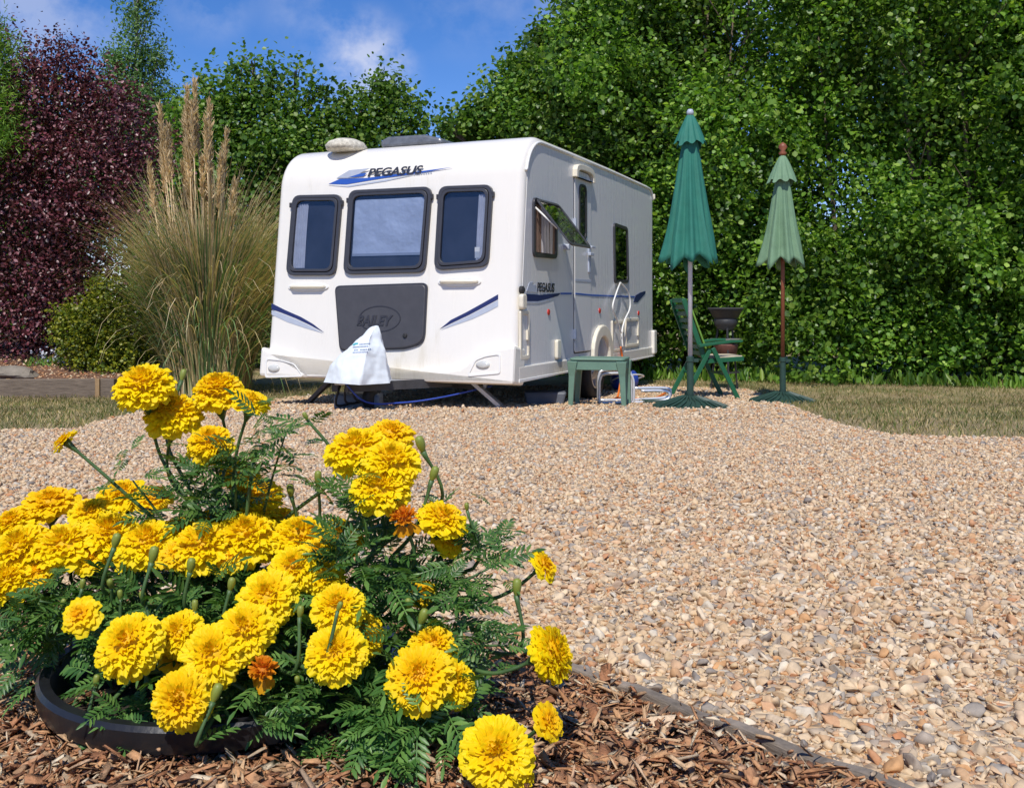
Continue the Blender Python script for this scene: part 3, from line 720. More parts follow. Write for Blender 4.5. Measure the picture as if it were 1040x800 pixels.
for bb in (B0+.04,B1-.04): MB().tube([side(bb,Zt-.16*HF,.015),flap(bb,HF*.62,-.005)],.010,6).build('window_stay',M['hatch'],fl,smooth=True)
# rear side window
w5,o5,q5=side_window([(623,288),(637,287.5),(636,231),(622,226)])
MB().prism(scale_poly(o5,.038),side,.012,.016).build('pane',M['pane2'],w5)
# door
dq=spoly((585,359),(600,357),(599.5,174),(580.5,166)); b0=min(p[0] for p in dq); b1_=b0+.60
b0,b1_=sp(582.5,300)[0],sp(599,300)[0]; dz0,dz1=.56,2.46
do=roundpoly([(b0,dz0),(b1_,dz0),(b1_,dz1),(b0,dz1)],[.03,.03,.14,.14])
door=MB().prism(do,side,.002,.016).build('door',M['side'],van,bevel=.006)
MB().ring(scale_poly(do,-.014),do,side,.002,.009).build('door_seal',M['dark'],door)
MB().prism([(b0,1.30),(b1_,1.30),(b1_,1.325),(b0,1.325)],side,.014,.019).build('door_trim',M['silver'],door)
dwb0,dwb1=sp(586.3,220)[0],sp(593.8,220)[0]
dw=rr(dwb0,1.74,dwb1,2.33,.09); dwo=MB().ring(dw,scale_poly(dw,.025),side,.014,.028).build('door_window',M['frame'],door)
MB().prism(scale_poly(dw,.02),side,.017,.021).build('pane',M['pane2'],dwo)
MB().prism(rr(b1_-.11,1.40,b1_-.04,1.68,.02),side,.014,.03).box(side(b1_-.09,1.60,.045),(.035,.13,.035)).box(side(b1_-.02,1.68,.04),(.03,.12,.025)).build('door_handle',M['silver'],door,bevel=.006)
# hinges
for hz_ in (.75,1.9): MB().box(side(b0-.01,hz_,.02),(.03,.03,.10)).build('door_hinge',M['silver'],door)
# porch lamp / rain hood above door
hd=[]
for i in range(13):
    a=PI*i/12; hd.append(((b0+b1_)/2-.31*math.copysign(abs(math.cos(a))**.55,math.cos(a)),2.38+.15*abs(math.sin(a))**.5))
hi_=[((b0+b1_)/2+(x-(b0+b1_)/2)*.80,2.38+(z-2.38)*.60) for x,z in hd]
m_=MB(); m_.ring(hd+[],hi_,side,.002,.055); m_.build('porch_lamp',M['cream'],van,bevel=.008)
# stripe decals
def sdecal(name,poly,mat,parent=van,n1=.008,n0=.0045): return MB().prism(poly,side,n0,n1).build(name,mat,parent)
sd=sdecal('side_decal',spoly((533,306),(533.5,298.5),(548,299.5),(569,297.6),(566,300.5),(556,303.5),(545,306)),M['navy'])
sdecal('pale_stripe',spoly((534,308),(534,306),(547,306),(562,302.8),(556,305.5),(546,308)),M['silver'],sd)
sdecal('wing_mark',spoly((534,296),(537,287),(541,286),(539,290),(544,289),(542,293),(546,293),(545,297)),M['silver'],sd)
sz=sp(544.5,296.5); e=sp(563,297)
text('PEGASUS',.12,side,sz[0],sz[1]+.005,.008,.002,M['ink'],'lettering',sd,shear=.2,wide=(e[0]-sz[0])/(.12*4.3),bold=.003)
sdecal('stripe',spoly((569,299),(580,299),(580,297.3),(569,297.3)),M['blue'])
sdecal('stripe',spoly((600,300.7),(644,302.3),(644,300.8),(600,299)),M['blue'])
sdecal('door_stripe',[ (b0+.01,sp(582,299)[1]),(b1_-.01,sp(600,300.6)[1]),(b1_-.01,sp(600,299)[1]),(b0+.01,sp(582,297.4)[1])],M['blue'],door,.019,.0165)
sdecal('tail_decal',spoly((643,307),(647,307),(655,298),(655,295.5),(650,297),(645,300)),M['navy'])
for (x,y) in ((556.5,317),(608.5,315.5),(648,318)):
    p=sp(x,y); MB().lathe([(.03,0),(.03,.008),(.02,.012)],n=14,M=Matrix.Translation(side(p[0],p[1],.004))@Matrix.Rotation(PI/2,4,'Y')).build('side_reflector',M['red'],van)
# awning lamp pods, hatches
p=sp(528.5,304); MB().prism(rr(p[0]-.06,p[1]-.09,p[0]+.05,p[1]+.05,.04),side,.003,.05).build('mains_pod',M['cream'],van,bevel=.015)
MB().lathe([(.035,0),(.035,.03),(.02,.04)],n=14,M=Matrix.Translation(side(p[0]-.01,p[1]+.085,.003))@Matrix.Rotation(PI/2,4,'Y')).build('side_marker',M['black'],van)
p=sp(655,297); 
p=sp(564.5,355); MB().prism(rr(p[0]-.05,p[1]-.09,p[0]+.06,p[1]+.10,.03),side,.003,.04).build('step_light',M['cream'],van,bevel=.012)
p=sp(573,250); MB().prism(rr(p[0]-.03,p[1]-.04,p[0]+.03,p[1]+.02,.02),side,.003,.06).build('window_catch',M['silver'],van,bevel=.006)
def hatch(quad,name='service_hatch'):
    q=roundpoly(spoly(*quad),.02); h=MB().ring(q,scale_poly(q,.04),side,.003,.022).build(name,M['hatch'],van,bevel=.004)
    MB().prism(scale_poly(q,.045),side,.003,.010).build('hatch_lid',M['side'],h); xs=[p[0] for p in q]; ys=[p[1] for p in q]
    MB().box(side(max(xs)-.05,(min(ys)+max(ys))/2,.02),(.02,.03,.08)).build('latch',M['cream'],h); return h
hatch([(520,363),(529.5,362.5),(529.5,318),(520,318)]) if False else None
hq=[(sp(522,0)[0],.48),(sp(530.5,0)[0],.48)]
def hatch2(b0,b1_,z0,z1):
    q=rr(b0,z0,b1_,z1,.02); h=MB().ring(q,scale_poly(q,.035),side,.003,.022).build('service_hatch',M['cream'],van,bevel=.004)
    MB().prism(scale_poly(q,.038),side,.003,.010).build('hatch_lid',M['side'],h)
    MB().box(side(b1_-.06,(z0+z1)/2,.022),(.02,.03,.09)).build('latch',M['cream'],h)
hatch2(.10,.32,.56,1.0)
hatch2(sp(620.5,340)[0],sp(632,340)[0],.50,.87); hatch2(sp(634.3,340)[0],sp(647.5,340)[0],.54,.89)
# rear corner moulding and tail lamp
MB().prism(rr(LEN-.14,.40,LEN+.0,.72,.03),side,.0,.05).build('rear_bumper_corner',M['white'],van,bevel=.02)
p=sp(657.5,198); MB().box(side(LEN-.05,p[1],.02),(.03,.04,.07)).build('rear_marker',M['cream'],van,bevel=.01)
# white flex hanging in loops by the hatch
pa=sp(628,288); 
MB().tube(smooth_curve([side(*sp(627.5,287),.03),side(*sp(622,297),.05),side(*sp(618,312),.05),side(*sp(622.5,325),.05),side(*sp(626,338),.06)],8),.010,6).tube(smooth_curve([side(*sp(627.5,287),.03),side(*sp(634,297),.05),side(*sp(635,312),.06),side(*sp(630,326),.05),side(*sp(627.5,338),.05),side(*sp(627.5,352),.06)],8),.010,6).build('white_flex',M['hatch'],van,smooth=True)

# ------------------------------------------------------------------ hitch cover (cloth draped on the coupling)
ch=MB()
hb=[(328,388,8.62),(345,389.5,8.45),(365,391,8.35),(396,389,8.55),(398,384,9.0),(345,384,9.1)]
base=[P(*q) for q in hb]
mid=[P(335,372,8.62),P(350,362,8.5),P(372,358,8.42),P(391,362,8.6),P(392,360,8.9),P(345,362,9.0)]
up_=[P(356,352,8.66),P(364,346,8.6),P(376,342,8.55),P(386,344,8.66),P(387,343,8.8),P(362,348,8.85)]
top=[P(376,333,8.72),P(379,331.5,8.7),P(382,330.5,8.68),P(384,331,8.7),P(384,331,8.76),P(379,332,8.78)]
rows=[base,mid,up_,top]; vs=[];fs=[]
for r_ in rows: vs+=r_
for i in range(3):
    for j in range(6): fs.append((i*6+j,i*6+(j+1)%6,(i+1)*6+(j+1)%6,(i+1)*6+j))
fs.append(tuple(range(18,24)))
cvo=P(365,391,8.5); gcv=Vector((cvo.x,cvo.y,cvo.z))
ch.add([v-gcv for v in vs],fs)
cover=ch.build('hitch_cover',M['cover'],loc=gcv,smooth=True)
sb=cover.modifiers.new('sub','SUBSURF'); sb.subdivision_type='SIMPLE'; sb.levels=4; sb.render_levels=4
tx=bpy.data.textures.new('creases','CLOUDS'); tx.noise_scale=.16
dm=cover.modifiers.new('creases','DISPLACE'); dm.texture=tx; dm.strength=.05; dm.mid_level=.5
tag(cover,'pale blue white cloth cover draped over the tow hitch','hitch cover')
def cvf(x,y,n):   # print plane on the front face of the cover
    a=P(352,374,8.49); ex=(P(386,371,8.50)-P(352,374,8.49)).normalized(); ey=(P(366,346,8.60)-P(366,372,8.49)).normalized(); en=ex.cross(ey)
    return a+ex*x+ey*y+en*n-gcv
def print_part(rects,mat,name):
    m_=MB()
    for x0,y0,x1,y1 in rects:
        k_=max(2,int((x1-x0)/.012)); vs=[];fs=[]
        for i in range(k_+1):
            x=x0+(x1-x0)*i/k_; vs+=[cvf(x,y0,.25),cvf(x,y1,.25)]
        m_.add(vs,[(2*i,2*i+2,2*i+3,2*i+1) for i in range(k_)])
    o=m_.build(name,mat,cover); sw_=o.modifiers.new('wrap','SHRINKWRAP'); sw_.target=cover; sw_.wrap_method='PROJECT'; sw_.use_project_y=True; sw_.use_positive_direction=True; sw_.offset=.004; sw_.wrap_mode='ABOVE_SURFACE'
print_part([(.045,.085,.07,.097),(.06,.093,.10,.105)],M['teal'],'emblem')
pr=[]
for yy,x0,n_ in ((.085,.115,7),(.062,.05,11),(.034,.07,3),(.034,.125,7),(.012,.06,10)):
    for i in range(n_): pr.append((x0+.0135*i,yy,x0+.0135*i+.010,yy+.011))
print_part(pr,M['print'],'printing')
# ------------------------------------------------------------------ pitch furniture
def gpt(px,py): x,y=ground_at(px,py); return Vector((x,y,float(gz(y))))
# green plastic table
tb=gpt(606,412); tb.y=9.62; tb.z=float(gz(9.62)); tb.x=.86
t=thing('garden_table','small sage green plastic table beside the caravan wheel','table',tb,math.radians(-14))
tw,td,th_=.54,.42,.47
MB().prism(rr(-tw/2,-td/2,tw/2,td/2,.05),lambda x,y,n:Vector((x,y,n)),th_-.022,th_).build('tabletop',M['tableg'],t,bevel=.008)
ap=MB()
for sx,sy,dx,dy in ((0,-1,tw-.04,.014),(0,1,tw-.04,.014),(-1,0,.014,td-.04),(1,0,.014,td-.04)):
    ap.box((sx*(tw/2-.02),sy*(td/2-.02),th_-.068),(dx,dy,.09))
ap.build('apron',M['tableg'],t,bevel=.004)
for sx in(-1,1):
    for sy in(-1,1):
        l=MB(); x,y=sx*(tw/2-.035),sy*(td/2-.035)
        vs=[]
        for z,h in((th_-.03,.05),(.30,.03),(0,.022)):
            ox=sx*.012*(1-z/th_)*2; vs+=[(x+ox-h,y-h,z),(x+ox+h,y-h,z),(x+ox+h,y+h,z),(x+ox-h,y+h,z)]
        fs=[(3,2,1,0),(8,9,10,11)]+[(4*i+k_,4*i+(k_+1)%4,4*i+4+(k_+1)%4,4*i+4+k_) for i in range(2) for k_ in range(4)]
        l.add(vs,fs).build('leg',M['tableg'],t,bevel=.006)

def parasol(name,label,px,ytop,Y,ybase_col,mat,finial,sp_,pole,H,tilt=0):
    x=(px-CX)/F*Y; g=float(gz(Y)); t=thing(name,label,'parasol',(x,Y,g),0,None)
    # canopy folded: eight ribs with uneven hanging cloth between them
    z0,z1=sp_[0],sp_[1]; vs=[];fs=[];n=96;rows_=22
    ra=[random.uniform(.6,1.35) for _ in range(8)]; rl_=[random.uniform(-.05,.05) for _ in range(8)]; rp=[random.uniform(-.35,.35) for _ in range(8)]
    def lerp8(L_,a):
        t_=(a/(2*PI)*8)%8; i0=int(t_); f_=t_-i0; f_=f_*f_*(3-2*f_); return L_[i0%8]*(1-f_)+L_[(i0+1)%8]*f_
    for i in range(rows_+1):
        u=i/rows_; z=z0+(z1-z0)*u
        R_=.03+(sp_[2]-.03)*(1-u)**.8*(1-.10*math.sin(u*3.1))
        for k_ in range(n):
            a=2*PI*k_/n; am=lerp8(ra,a); ph_=lerp8(rp,a)
            pl=1+(1-u*.7)*(.27*am*math.cos(8*a+ph_*3+.9*u)+.07*math.sin(19*a+4*ph_+3*u)+.05*math.sin(5*a+7*u))+.10*math.cos(a+2.2)*(1-u)
            hem=0
            if i<=3:
                f_=(1-i/4); hem=f_*(.055*am*math.cos(8*a+PI+ph_*3)+lerp8(rl_,a)+.025*math.sin(3*a))
            vs.append((R_*pl*math.cos(a),R_*pl*math.sin(a)*.85,z+hem))
    for i in range(rows_):
        for k_ in range(n): fs.append((i*n+k_,i*n+(k_+1)%n,(i+1)*n+(k_+1)%n,(i+1)*n+k_))
    cn=MB().add(vs,fs).build('canopy',mat,t,smooth=True)
    sm=cn.modifiers.new('thick','SOLIDIFY'); sm.thickness=.004
    # vent cap
    vs=[];fs=[];rows_=6
    for i in range(rows_+1):
        u=i/rows_; z=sp_[3]+(H-.02-sp_[3])*u; R_=.025+(sp_[4]-.025)*(1-u)**.8
        for k_ in range(n):
            a=2*PI*k_/n; am=lerp8(ra,a+1); pl=1+(1-u*.8)*(.15*am*math.cos(8*a+.4)+.05*math.sin(17*a+3*u)); hem=((1-i/2)*(.026*am*math.cos(8*a+PI+.4)+lerp8(rl_,a)*.4) if i<2 else 0)
            vs.append((R_*pl*math.cos(a),R_*pl*math.sin(a)*.9,z+hem))
    for i in range(rows_):
        for k_ in range(n): fs.append((i*n+k_,i*n+(k_+1)%n,(i+1)*n+(k_+1)%n,(i+1)*n+k_))
    fs.append(tuple(range(rows_*n,(rows_+1)*n)))
    MB().add(vs,fs).build('vent_cap',mat,t,smooth=True)
    MB().tube([(0,0,.28),(0,0,H-.05)],.021,12).build('pole',pole,t,smooth=True)
    if finial=='wood': MB().lathe([(.02,-.03),(.045,.0),(.022,.03),(.05,.065),(.03,.10),(.0,.12)],(0,0,H),14).build('finial',M['wood'],t,smooth=True)
    else: MB().lathe([(.03,-.03),(.034,0),(.022,.025),(0,.03)],(0,0,H),14).build('finial',M['silver'],t,smooth=True)
    # ornamental cast base
    b=MB().lathe([(.06,.10),(.15,.075),(.25,.035),(.33,.012),(.34,.0)],n=36,cap=False)
    for k_ in range(24):
        a=2*PI*k_/24; b.tube([(.07*math.cos(a),.07*math.sin(a),.108),(.18*math.cos(a+.12),.18*math.sin(a+.12),.072),(.33*math.cos(a),.33*math.sin(a),.022)],.011,5)
    b.tube([(.335*math.cos(2*PI*i/36),.335*math.sin(2*PI*i/36),.016) for i in range(37)],.014,6)
    b.build('base',M['dgreen'],t)
    MB().lathe([(.034,.08),(.030,.42),(.036,.43),(.036,.47),(.028,.475)],n=14).box((.05,0,.44),(.05,.03,.03)).build('base_tube',M['dgreen'],t,smooth=False)
    return t
Y=9.15; g=float(gz(Y))
zz=lambda py,Y,g: CAMZ-(py-CY)/F*Y-g
parasol('parasol','tall closed dark green parasol on a white pole and cast base',701,113,Y,415,M['parasol'],'cap',(zz(265,Y,g),zz(128,Y,g),.225,zz(146,Y,g),.135),M['pole'],zz(114,Y,g))
Y=10.4; g=float(gz(Y))
parasol('parasol','closed pale green parasol with a red wooden finial by the hedge',795,150,Y,408,M['parasol_pale'],'wood',(zz(268,Y,g),zz(168,Y,g),.205,zz(185,Y,g),.145),M['wood'],zz(156,Y,g))

# reclining garden chair
chp=gpt(712,405); ch_=thing('garden_chair','green folding recliner garden chair with lime cushion behind the parasol pole','chair',(chp.x,11.25,float(gz(11.25))),math.radians(8))
hw=.27
for s_ in(-1,1):
    y=s_*hw
    MB().bar((.08,y,.575),(.38,y,0),.03,.05).build('leg',M['chairg'],ch_,bevel=.006)
    MB().bar((.06,y*.93,.56),(-.24,y*.93,0),.03,.05).build('leg',M['chairg'],ch_,bevel=.006)
    MB().prism([(-.08,-.02),(.05,.0),(.30,.03),(.42,.035),(.43,.06),(.30,.062),(.05,.035),(-.08,.015)],lambda x,z,n:Vector((x,y+n,.60+z)),-.03,.03).build('armrest',M['chairg'],ch_,bevel=.006)
bk=MB()
for s_ in(-1,1): bk.bar((.02,s_*.22,.40),(-.24,s_*.22,1.12),.03,.055)
for k_ in range(9):
    u=.15+.83*k_/8; bk.box((.02-.26*u,0,.40+.72*u),(.016,.43,.05),None)
bk.build('backrest',M['chairg'],ch_,bevel=.004)
st2=MB()
for s_ in(-1,1): st2.bar((-.02,s_*.22,.42),(.46,s_*.22,.45),.03,.05)
for k_ in range(7): st2.box((.03+.065*k_,0,.432+.004*k_),(.05,.43,.016))
st2.build('seat',M['chairg'],ch_,bevel=.004)
cu=MB().prism([(.055,.47),(.075,.48),(-.165,1.12),(-.19,1.12)],lambda x,z,n:Vector((x,n,z)),-.20,.20); cu.build('cushion',M['cushion'],ch_,bevel=.02)
MB().box((.26,0,.468),(.40,.40,.035)).build('seat_pad',M['seatpad'],ch_,bevel=.012)
MB().bar((-.08,-hw*.93,.28),(-.08,hw*.93,.28),.025,.025).bar((.23,-hw,.28),(.23,hw,.28),.025,.025).build('crossbar',M['chairg'],ch_)

# barbecue behind the chair
Y=12.25; bx=(737-CX)/F*Y
bb=thing('barbecue','dark round barbecue on legs standing against the hedge','barbecue',(bx,Y,0))
MB().lathe([(.05,.74),(.10,.76),(.135,.80),(.15,.87),(.13,.885),(.155,.90),(.20,.985),(.215,1.0),(.205,1.0),(.15,.91),(.0,.90)],n=28).build('bowl',M['iron'],bb,smooth=True)
MB().lathe([(.22,1.0),(.225,1.012),(.21,1.02),(.0,1.022)],n=28).build('grill',M['dark'],bb)
MB().lathe([(.19,.62),(.195,.635),(.0,.64)],n=24).build('shelf',M['galv'],bb)
MB().lathe([(.0,.40),(.13,.41),(.15,.55),(.155,.57),(.0,.57)],n=24).build('ash_pot',M['rust'],bb,smooth=True)
for k_ in range(3):
    a=2*PI*k_/3+.5; MB().tube([(.10*math.cos(a),.10*math.sin(a),.78),(.19*math.cos(a),.19*math.sin(a),0)],.013,6).build('leg',M['iron'],bb)
rg=MB()
for zz_,r_ in ((.40,.15),(.22,.165)):
    rg.tube([(r_*math.cos(2*PI*i/24),r_*math.sin(2*PI*i/24),zz_) for i in range(25)],.008,5)
rg.build('leg_ring',M['iron'],bb)

# flat green mat
mp=gpt(673,410); o=MB().prism(rr(-.20,-.30,.20,.30,.05),lambda x,y,n:Vector((x,y,n)),0,.02).build('ground_mat',M['dgreen'],bevel=.005,loc=(mp.x,mp.y+.15,mp.z+.01))
o.rotation_euler=(math.atan(-.0575),0,0); tag(o,'flat dark green mat lying on the gravel next to the parasol base','mat')
# grey waste tub under the caravan edge
wp=gpt(553,409); o=MB().prism([(-.22,.14),(-.19,0),(.17,0),(.21,.14)],lambda x,z,n:Vector((x,n,z)),-.14,.14).build('waste_tub',M['greytub'],bevel=.02,loc=(wp.x,9.95,float(gz(9.95))-.008))
tag(o,'dark grey waste water tub under the edge of the caravan','tub')
# blue-grey container under hitch
o=MB().box((0,0,.075),(.42,.26,.15)).build('storage_box',M['greybox'],bevel=.03,loc=(-1.40,9.0,float(gz(9.0))-.008))
hl=MB().tube([(-.1,0,.15),(-.09,0,.185),(.09,0,.185),(.1,0,.15)],.012,6).build('handle',M['greybox'],o,smooth=True)
tag(o,'blue grey container on the ground under the hitch cover','container')
# chrome tube rack
rp=gpt(612,409); rk=thing('tube_rack','bent chrome tube frame standing on the gravel behind the green table','rack',(1.00,10.05,float(gz(10.05))),math.radians(10))
def U_(x0,x1,h,y,r=.06):
    return smooth_curve([(x0,y,0.015),(x0,y,h*.55),(x0+.01,y,h-.05),(x0+r,y,h),(x1-r,y,h),(x1-.01,y,h-.05),(x1,y,h*.55),(x1,y,.015)],5)
MB().tube(U_(-.14,.22,.31,-.10),.015,8).build('hoop',M['chrome'],rk,smooth=True)
MB().tube(U_(-.08,.28,.33,.16),.015,8).build('hoop',M['chrome'],rk,smooth=True)
MB().tube(smooth_curve([(-.13,-.10,.02),(.3,-.10,.02),(.56,-.10,.04),(.60,-.10,.09),(.55,-.10,.13),(.30,-.10,.135)],6),.015,8).build('foot_rail',M['chrome'],rk,smooth=True)
MB().tube(smooth_curve([(-.07,.16,.02),(.35,.16,.02),(.66,.16,.04),(.70,.16,.09),(.65,.16,.135),(.30,.16,.14)],6),.015,8).build('foot_rail',M['chrome'],rk,smooth=True)
# blue water barrel lying by the wheel
Y=12.2; o=MB().lathe([(.0,-.16),(.08,-.16),(.115,-.13),(.12,0),(.115,.13),(.08,.16),(.0,.16)],n=28,M=Matrix.Translation((0,0,.12))@Matrix.Rotation(PI/2,4,'Y')).build('water_barrel',M['bluep'],smooth=True,loc=((634-CX)/F*Y,Y,0.008))
o.rotation_euler=(0,0,.5)
MB().tube(smooth_curve([(-.17,0,.12),(-.18,-.16,.17),(0,-.24,.20),(.18,-.16,.17),(.17,0,.12)],5),.010,6).build('pull_handle',M['chrome'],o,smooth=True)
tag(o,'blue plastic rolling water barrel on its side behind the chrome frame','water barrel')
# orange mains cable
c=smooth_curve([side(*sp(626,352),.03)],1) if False else None
a=Matrix.Rotation(-TH,3,'Z')
w0=a@side(*sp(627,352),.04)+cen
pts=[w0,w0+Vector((.02,-.03,-.2)),Vector((1.14,10.55,.10)),Vector((1.10,10.5,.05)),Vector((1.25,10.40,.045)),Vector((1.42,10.55,.04)),Vector((1.28,10.7,.04)),Vector((1.12,10.6,.05)),Vector((1.2,10.45,.05)),Vector((1.45,10.6,.03)),Vector((1.62,11.0,.02)),Vector((1.9,11.9,.02))]
o=MB().tube(smooth_curve(pts,8),.012,6).build('mains_cable',M['orange'],smooth=True); tag(o,'orange mains cable coiled on the gravel by the caravan wheel','cable')

# ------------------------------------------------------------------ left bed: sleeper wall, rock, shrubs
sw=MB(); 
a0=Vector((-8.5,11.05,0)); a1=Vector((-4.55,11.3,0)); a2=Vector((-4.15,12.6,0))
tw_=thing('sleeper_wall','low dark timber sleeper wall edging the raised shrub bed','wall',((a0+a1)/2))
oo=Vector((a0+a1)/2)
MB().bar(a0-oo+Vector((0,0,.10)),a1-oo+Vector((0,0,.10)),.1,.22).build('sleeper',M['sleeper'],tw_,bevel=.01)
MB().bar(a1-oo+Vector((.02,.04,.10)),a2-oo+Vector((0,0,.10)),.1,.215).build('sleeper',M['sleeper'],tw_,bevel=.01)
for x in (98,8):
    p=P(x,395,11.2); MB().box((p.x-oo.x,11.19-oo.y+(.02 if x<50 else .04),.10),(.05,.03,.23)).build('peg',M['peg'],tw_,bevel=.004)
bedp=[(-9,11.1),(-4.55,11.36),(-4.2,12.6),(-4.4,16),(-12,16)]
rb=poly_sheet('raised_bed',bedp,.17,M['mulch']); kind(rb,'structure')
def rise(y): return np.clip((np.asarray(y)-11.4)*.2,0,.32)
for v in rb.data.vertices: v.co.z+=float(rise(v.co.y))
n=5000; p=np.stack([rng.uniform(-7.5,-4.2,n),rng.uniform(11.2,13.5,n)],1); p=p[inside(p,bedp)]
V,Q=stone_field(np.concatenate([p],0),.022,1,flat=(.2,.35)); V[:,2]+=.165+rise(V[:,1])
kind(np_mesh('bed_litter',V,Q,M['chips'],smooth=False),'stuff')
bm=bmesh.new(); bmesh.ops.create_icosphere(bm,subdivisions=3,radius=1)
for v in bm.verts:
    d=1+.16*math.sin(v.co.x*3+1)*math.cos(v.co.y*4)+.1*math.sin(v.co.z*5+v.co.x*4); v.co=Vector((v.co.x*.40*d,v.co.y*.2*d,v.co.z*.10*d))
me=bpy.data.meshes.new('rock'); bm.to_mesh(me); bm.free(); me.materials.append(M['rock'])
o=bpy.data.objects.new('rock',me); COL.objects.link(o); o.location=P(6,380,11.6); o.location.z=.235; tag(o,'long low grey rock lying in the raised shrub bed','rock')

# purple-leaved shrub
Y=12.9
def at(px,py,Y,r,ry=None,rz=None): p=P(px,py,Y); return (p.x,p.y,p.z,r,ry or r,rz or r)
bl=[at(50,110,Y,.75),at(100,130,Y-.1,.62),at(20,150,Y,.8),at(80,180,Y-.2,.8),at(130,170,Y,.42),at(30,220,Y-.2,.85),at(95,235,Y-.2,.70),at(45,290,Y-.3,.75),at(15,330,Y-.2,.6),at(88,290,Y-.3,.50),at(55,330,Y-.1,.55),at(70,80,Y,.42),at(-25,250,Y,.9),at(-20,130,Y,.9),at(-10,60,Y+.1,.5),at(45,65,Y,.32),at(108,105,Y,.36),at(148,150,Y,.25),at(118,210,Y-.2,.42),at(75,350,Y,.35),at(160,130,Y,.16),at(135,110,Y,.2),at(92,70,Y,.2),at(155,170,Y,.18),at(60,45,Y,.16),at(122,90,Y,.15)]
make_tree('purple_shrub','large purple leaved shrub growing in the raised bed','shrub',(P(15,370,Y).x,Y,.17),bl,60000,.048,M['purple'],r0=.09,per=20,layer=.3,shell=.35,spread=.26,tmpl=NARROW*np.array([1.4,1,1]))
# golden shrub
Y=12.0
bl=[at(105,330,Y,.42,.4,.42),at(80,345,Y,.34),at(130,345,Y,.33),at(110,305,Y,.32),at(95,365,Y,.3),at(140,362,Y,.24),at(120,365,Y-.1,.28),at(70,325,Y+.1,.22)]
make_tree('golden_shrub','low golden green shrub at the corner of the raised bed','shrub',(P(105,378,Y).x,Y,.17),bl,15000,.038,M['golden'],r0=.04,shell=.4,spread=.07)
# feathery shrub at the left edge
Y=12.5
bl=[at(-10,80,Y,.46),at(5,120,Y,.38),at(-20,140,Y,.5),at(8,60,Y,.27),at(-35,100,Y,.6),at(12,140,Y-.1,.24),at(-50,180,Y,.6),at(-60,260,Y,.6),at(-3,40,Y,.24)]
bl=[(a,b-.35,c,d,e,f) for a,b,c,d,e,f in bl]
make_tree('feathery_shrub','bright green feathery shrub leaning in at the left edge','shrub',(P(-60,400,Y).x,Y-.3,.17),bl,30000,.085,M['feather'],r0=.05,shell=.2,spread=.18,tmpl=LEAF*np.array([.14,1,1]),droop=-.3)
# small white border flowers
t=thing('white_flowers','small white flowers blooming in shade under the purple shrub','flowers',(P(55,365,12.2).x,12.2,.17))
C=np.stack([rng.uniform(-.25,.25,60),rng.uniform(-.15,.15,60),rng.uniform(.1,.36,60)],1)
V,Q=leaf_arrays(np.repeat(C,5,0)+rng.normal(size=(300,3))*.008,rng.normal(size=(300,3)),rng.normal(size=(300,3))+np.array([0,-1,.5]),np.full(300,.028)); np_mesh('blossom',V,Q,M['white_petal'],t,smooth=False)
m=500; V,Q=leaf_arrays(np.stack([rng.uniform(-.3,.2,m),rng.uniform(-.15,.15,m),rng.uniform(0,.2,m)],1),rng.normal(size=(m,3))*.6+np.array([0,0,1]),rng.normal(size=(m,3)),.04+.06*rng.random(m),THIN); np_mesh('foliage',V,Q,M['feather'],t,smooth=False)

# pampas grass
Yp=11.75; bx=P(212,380,Yp).x; gzp=0
pg=thing('pampas_grass','tall pampas grass clump with tan plumes left of the caravan','grass clump',(bx,Yp,0))
def blades(n,hl,sp_,w,seedcol):
    V=[];Q=[];o=0;K=9
    az=rng.uniform(0,2*PI,n); ln=hl*(.55+.5*rng.random(n)); lean=sp_*np.abs(rng.normal(size=n))*.8+.04; r0=rng.random(n)*.5
    droop=rng.uniform(.35,1.7,n)*(.25+lean)
    for i in range(n):
        dx,dy=math.cos(az[i]),math.sin(az[i]); px,py=-dy,dx; pts=[]
        a=lean[i]*.5
        x=r0[i]; z=0.0; st=ln[i]/K
        for k_ in range(K+1):
            ww=w*(1-(k_/K)**2.2)*.5+.0008
            tx_,ty_=px*ww,py*ww
            cx_,cy_=dx*x,dy*x*.8
            V.append((cx_+tx_,cy_+ty_,z)); V.append((cx_-tx_,cy_-ty_,z))
            x+=math.sin(a)*st; z+=math.cos(a)*st; a+=droop[i]*(.12+.5*(k_/K)**1.5)
            a=min(a,2.75)
        for k_ in range(K): Q.append((o+2*k_,o+2*k_+1,o+2*k_+3,o+2*k_+2))
        o+=2*(K+1)
    return np.array(V),np.array(Q)
V1,Q1=blades(2900,2.35,.24,.016,0); V2,Q2=blades(500,1.6,.5,.015,0)
np_mesh('blades',np.concatenate([V1,V2]),np.concatenate([Q1,Q2+len(V1)]),M['pampas'],pg)
V,Q=blades(1300,2.8,.24,.012,0); np_mesh('dry_blades',V,Q,M['plume'],pg)
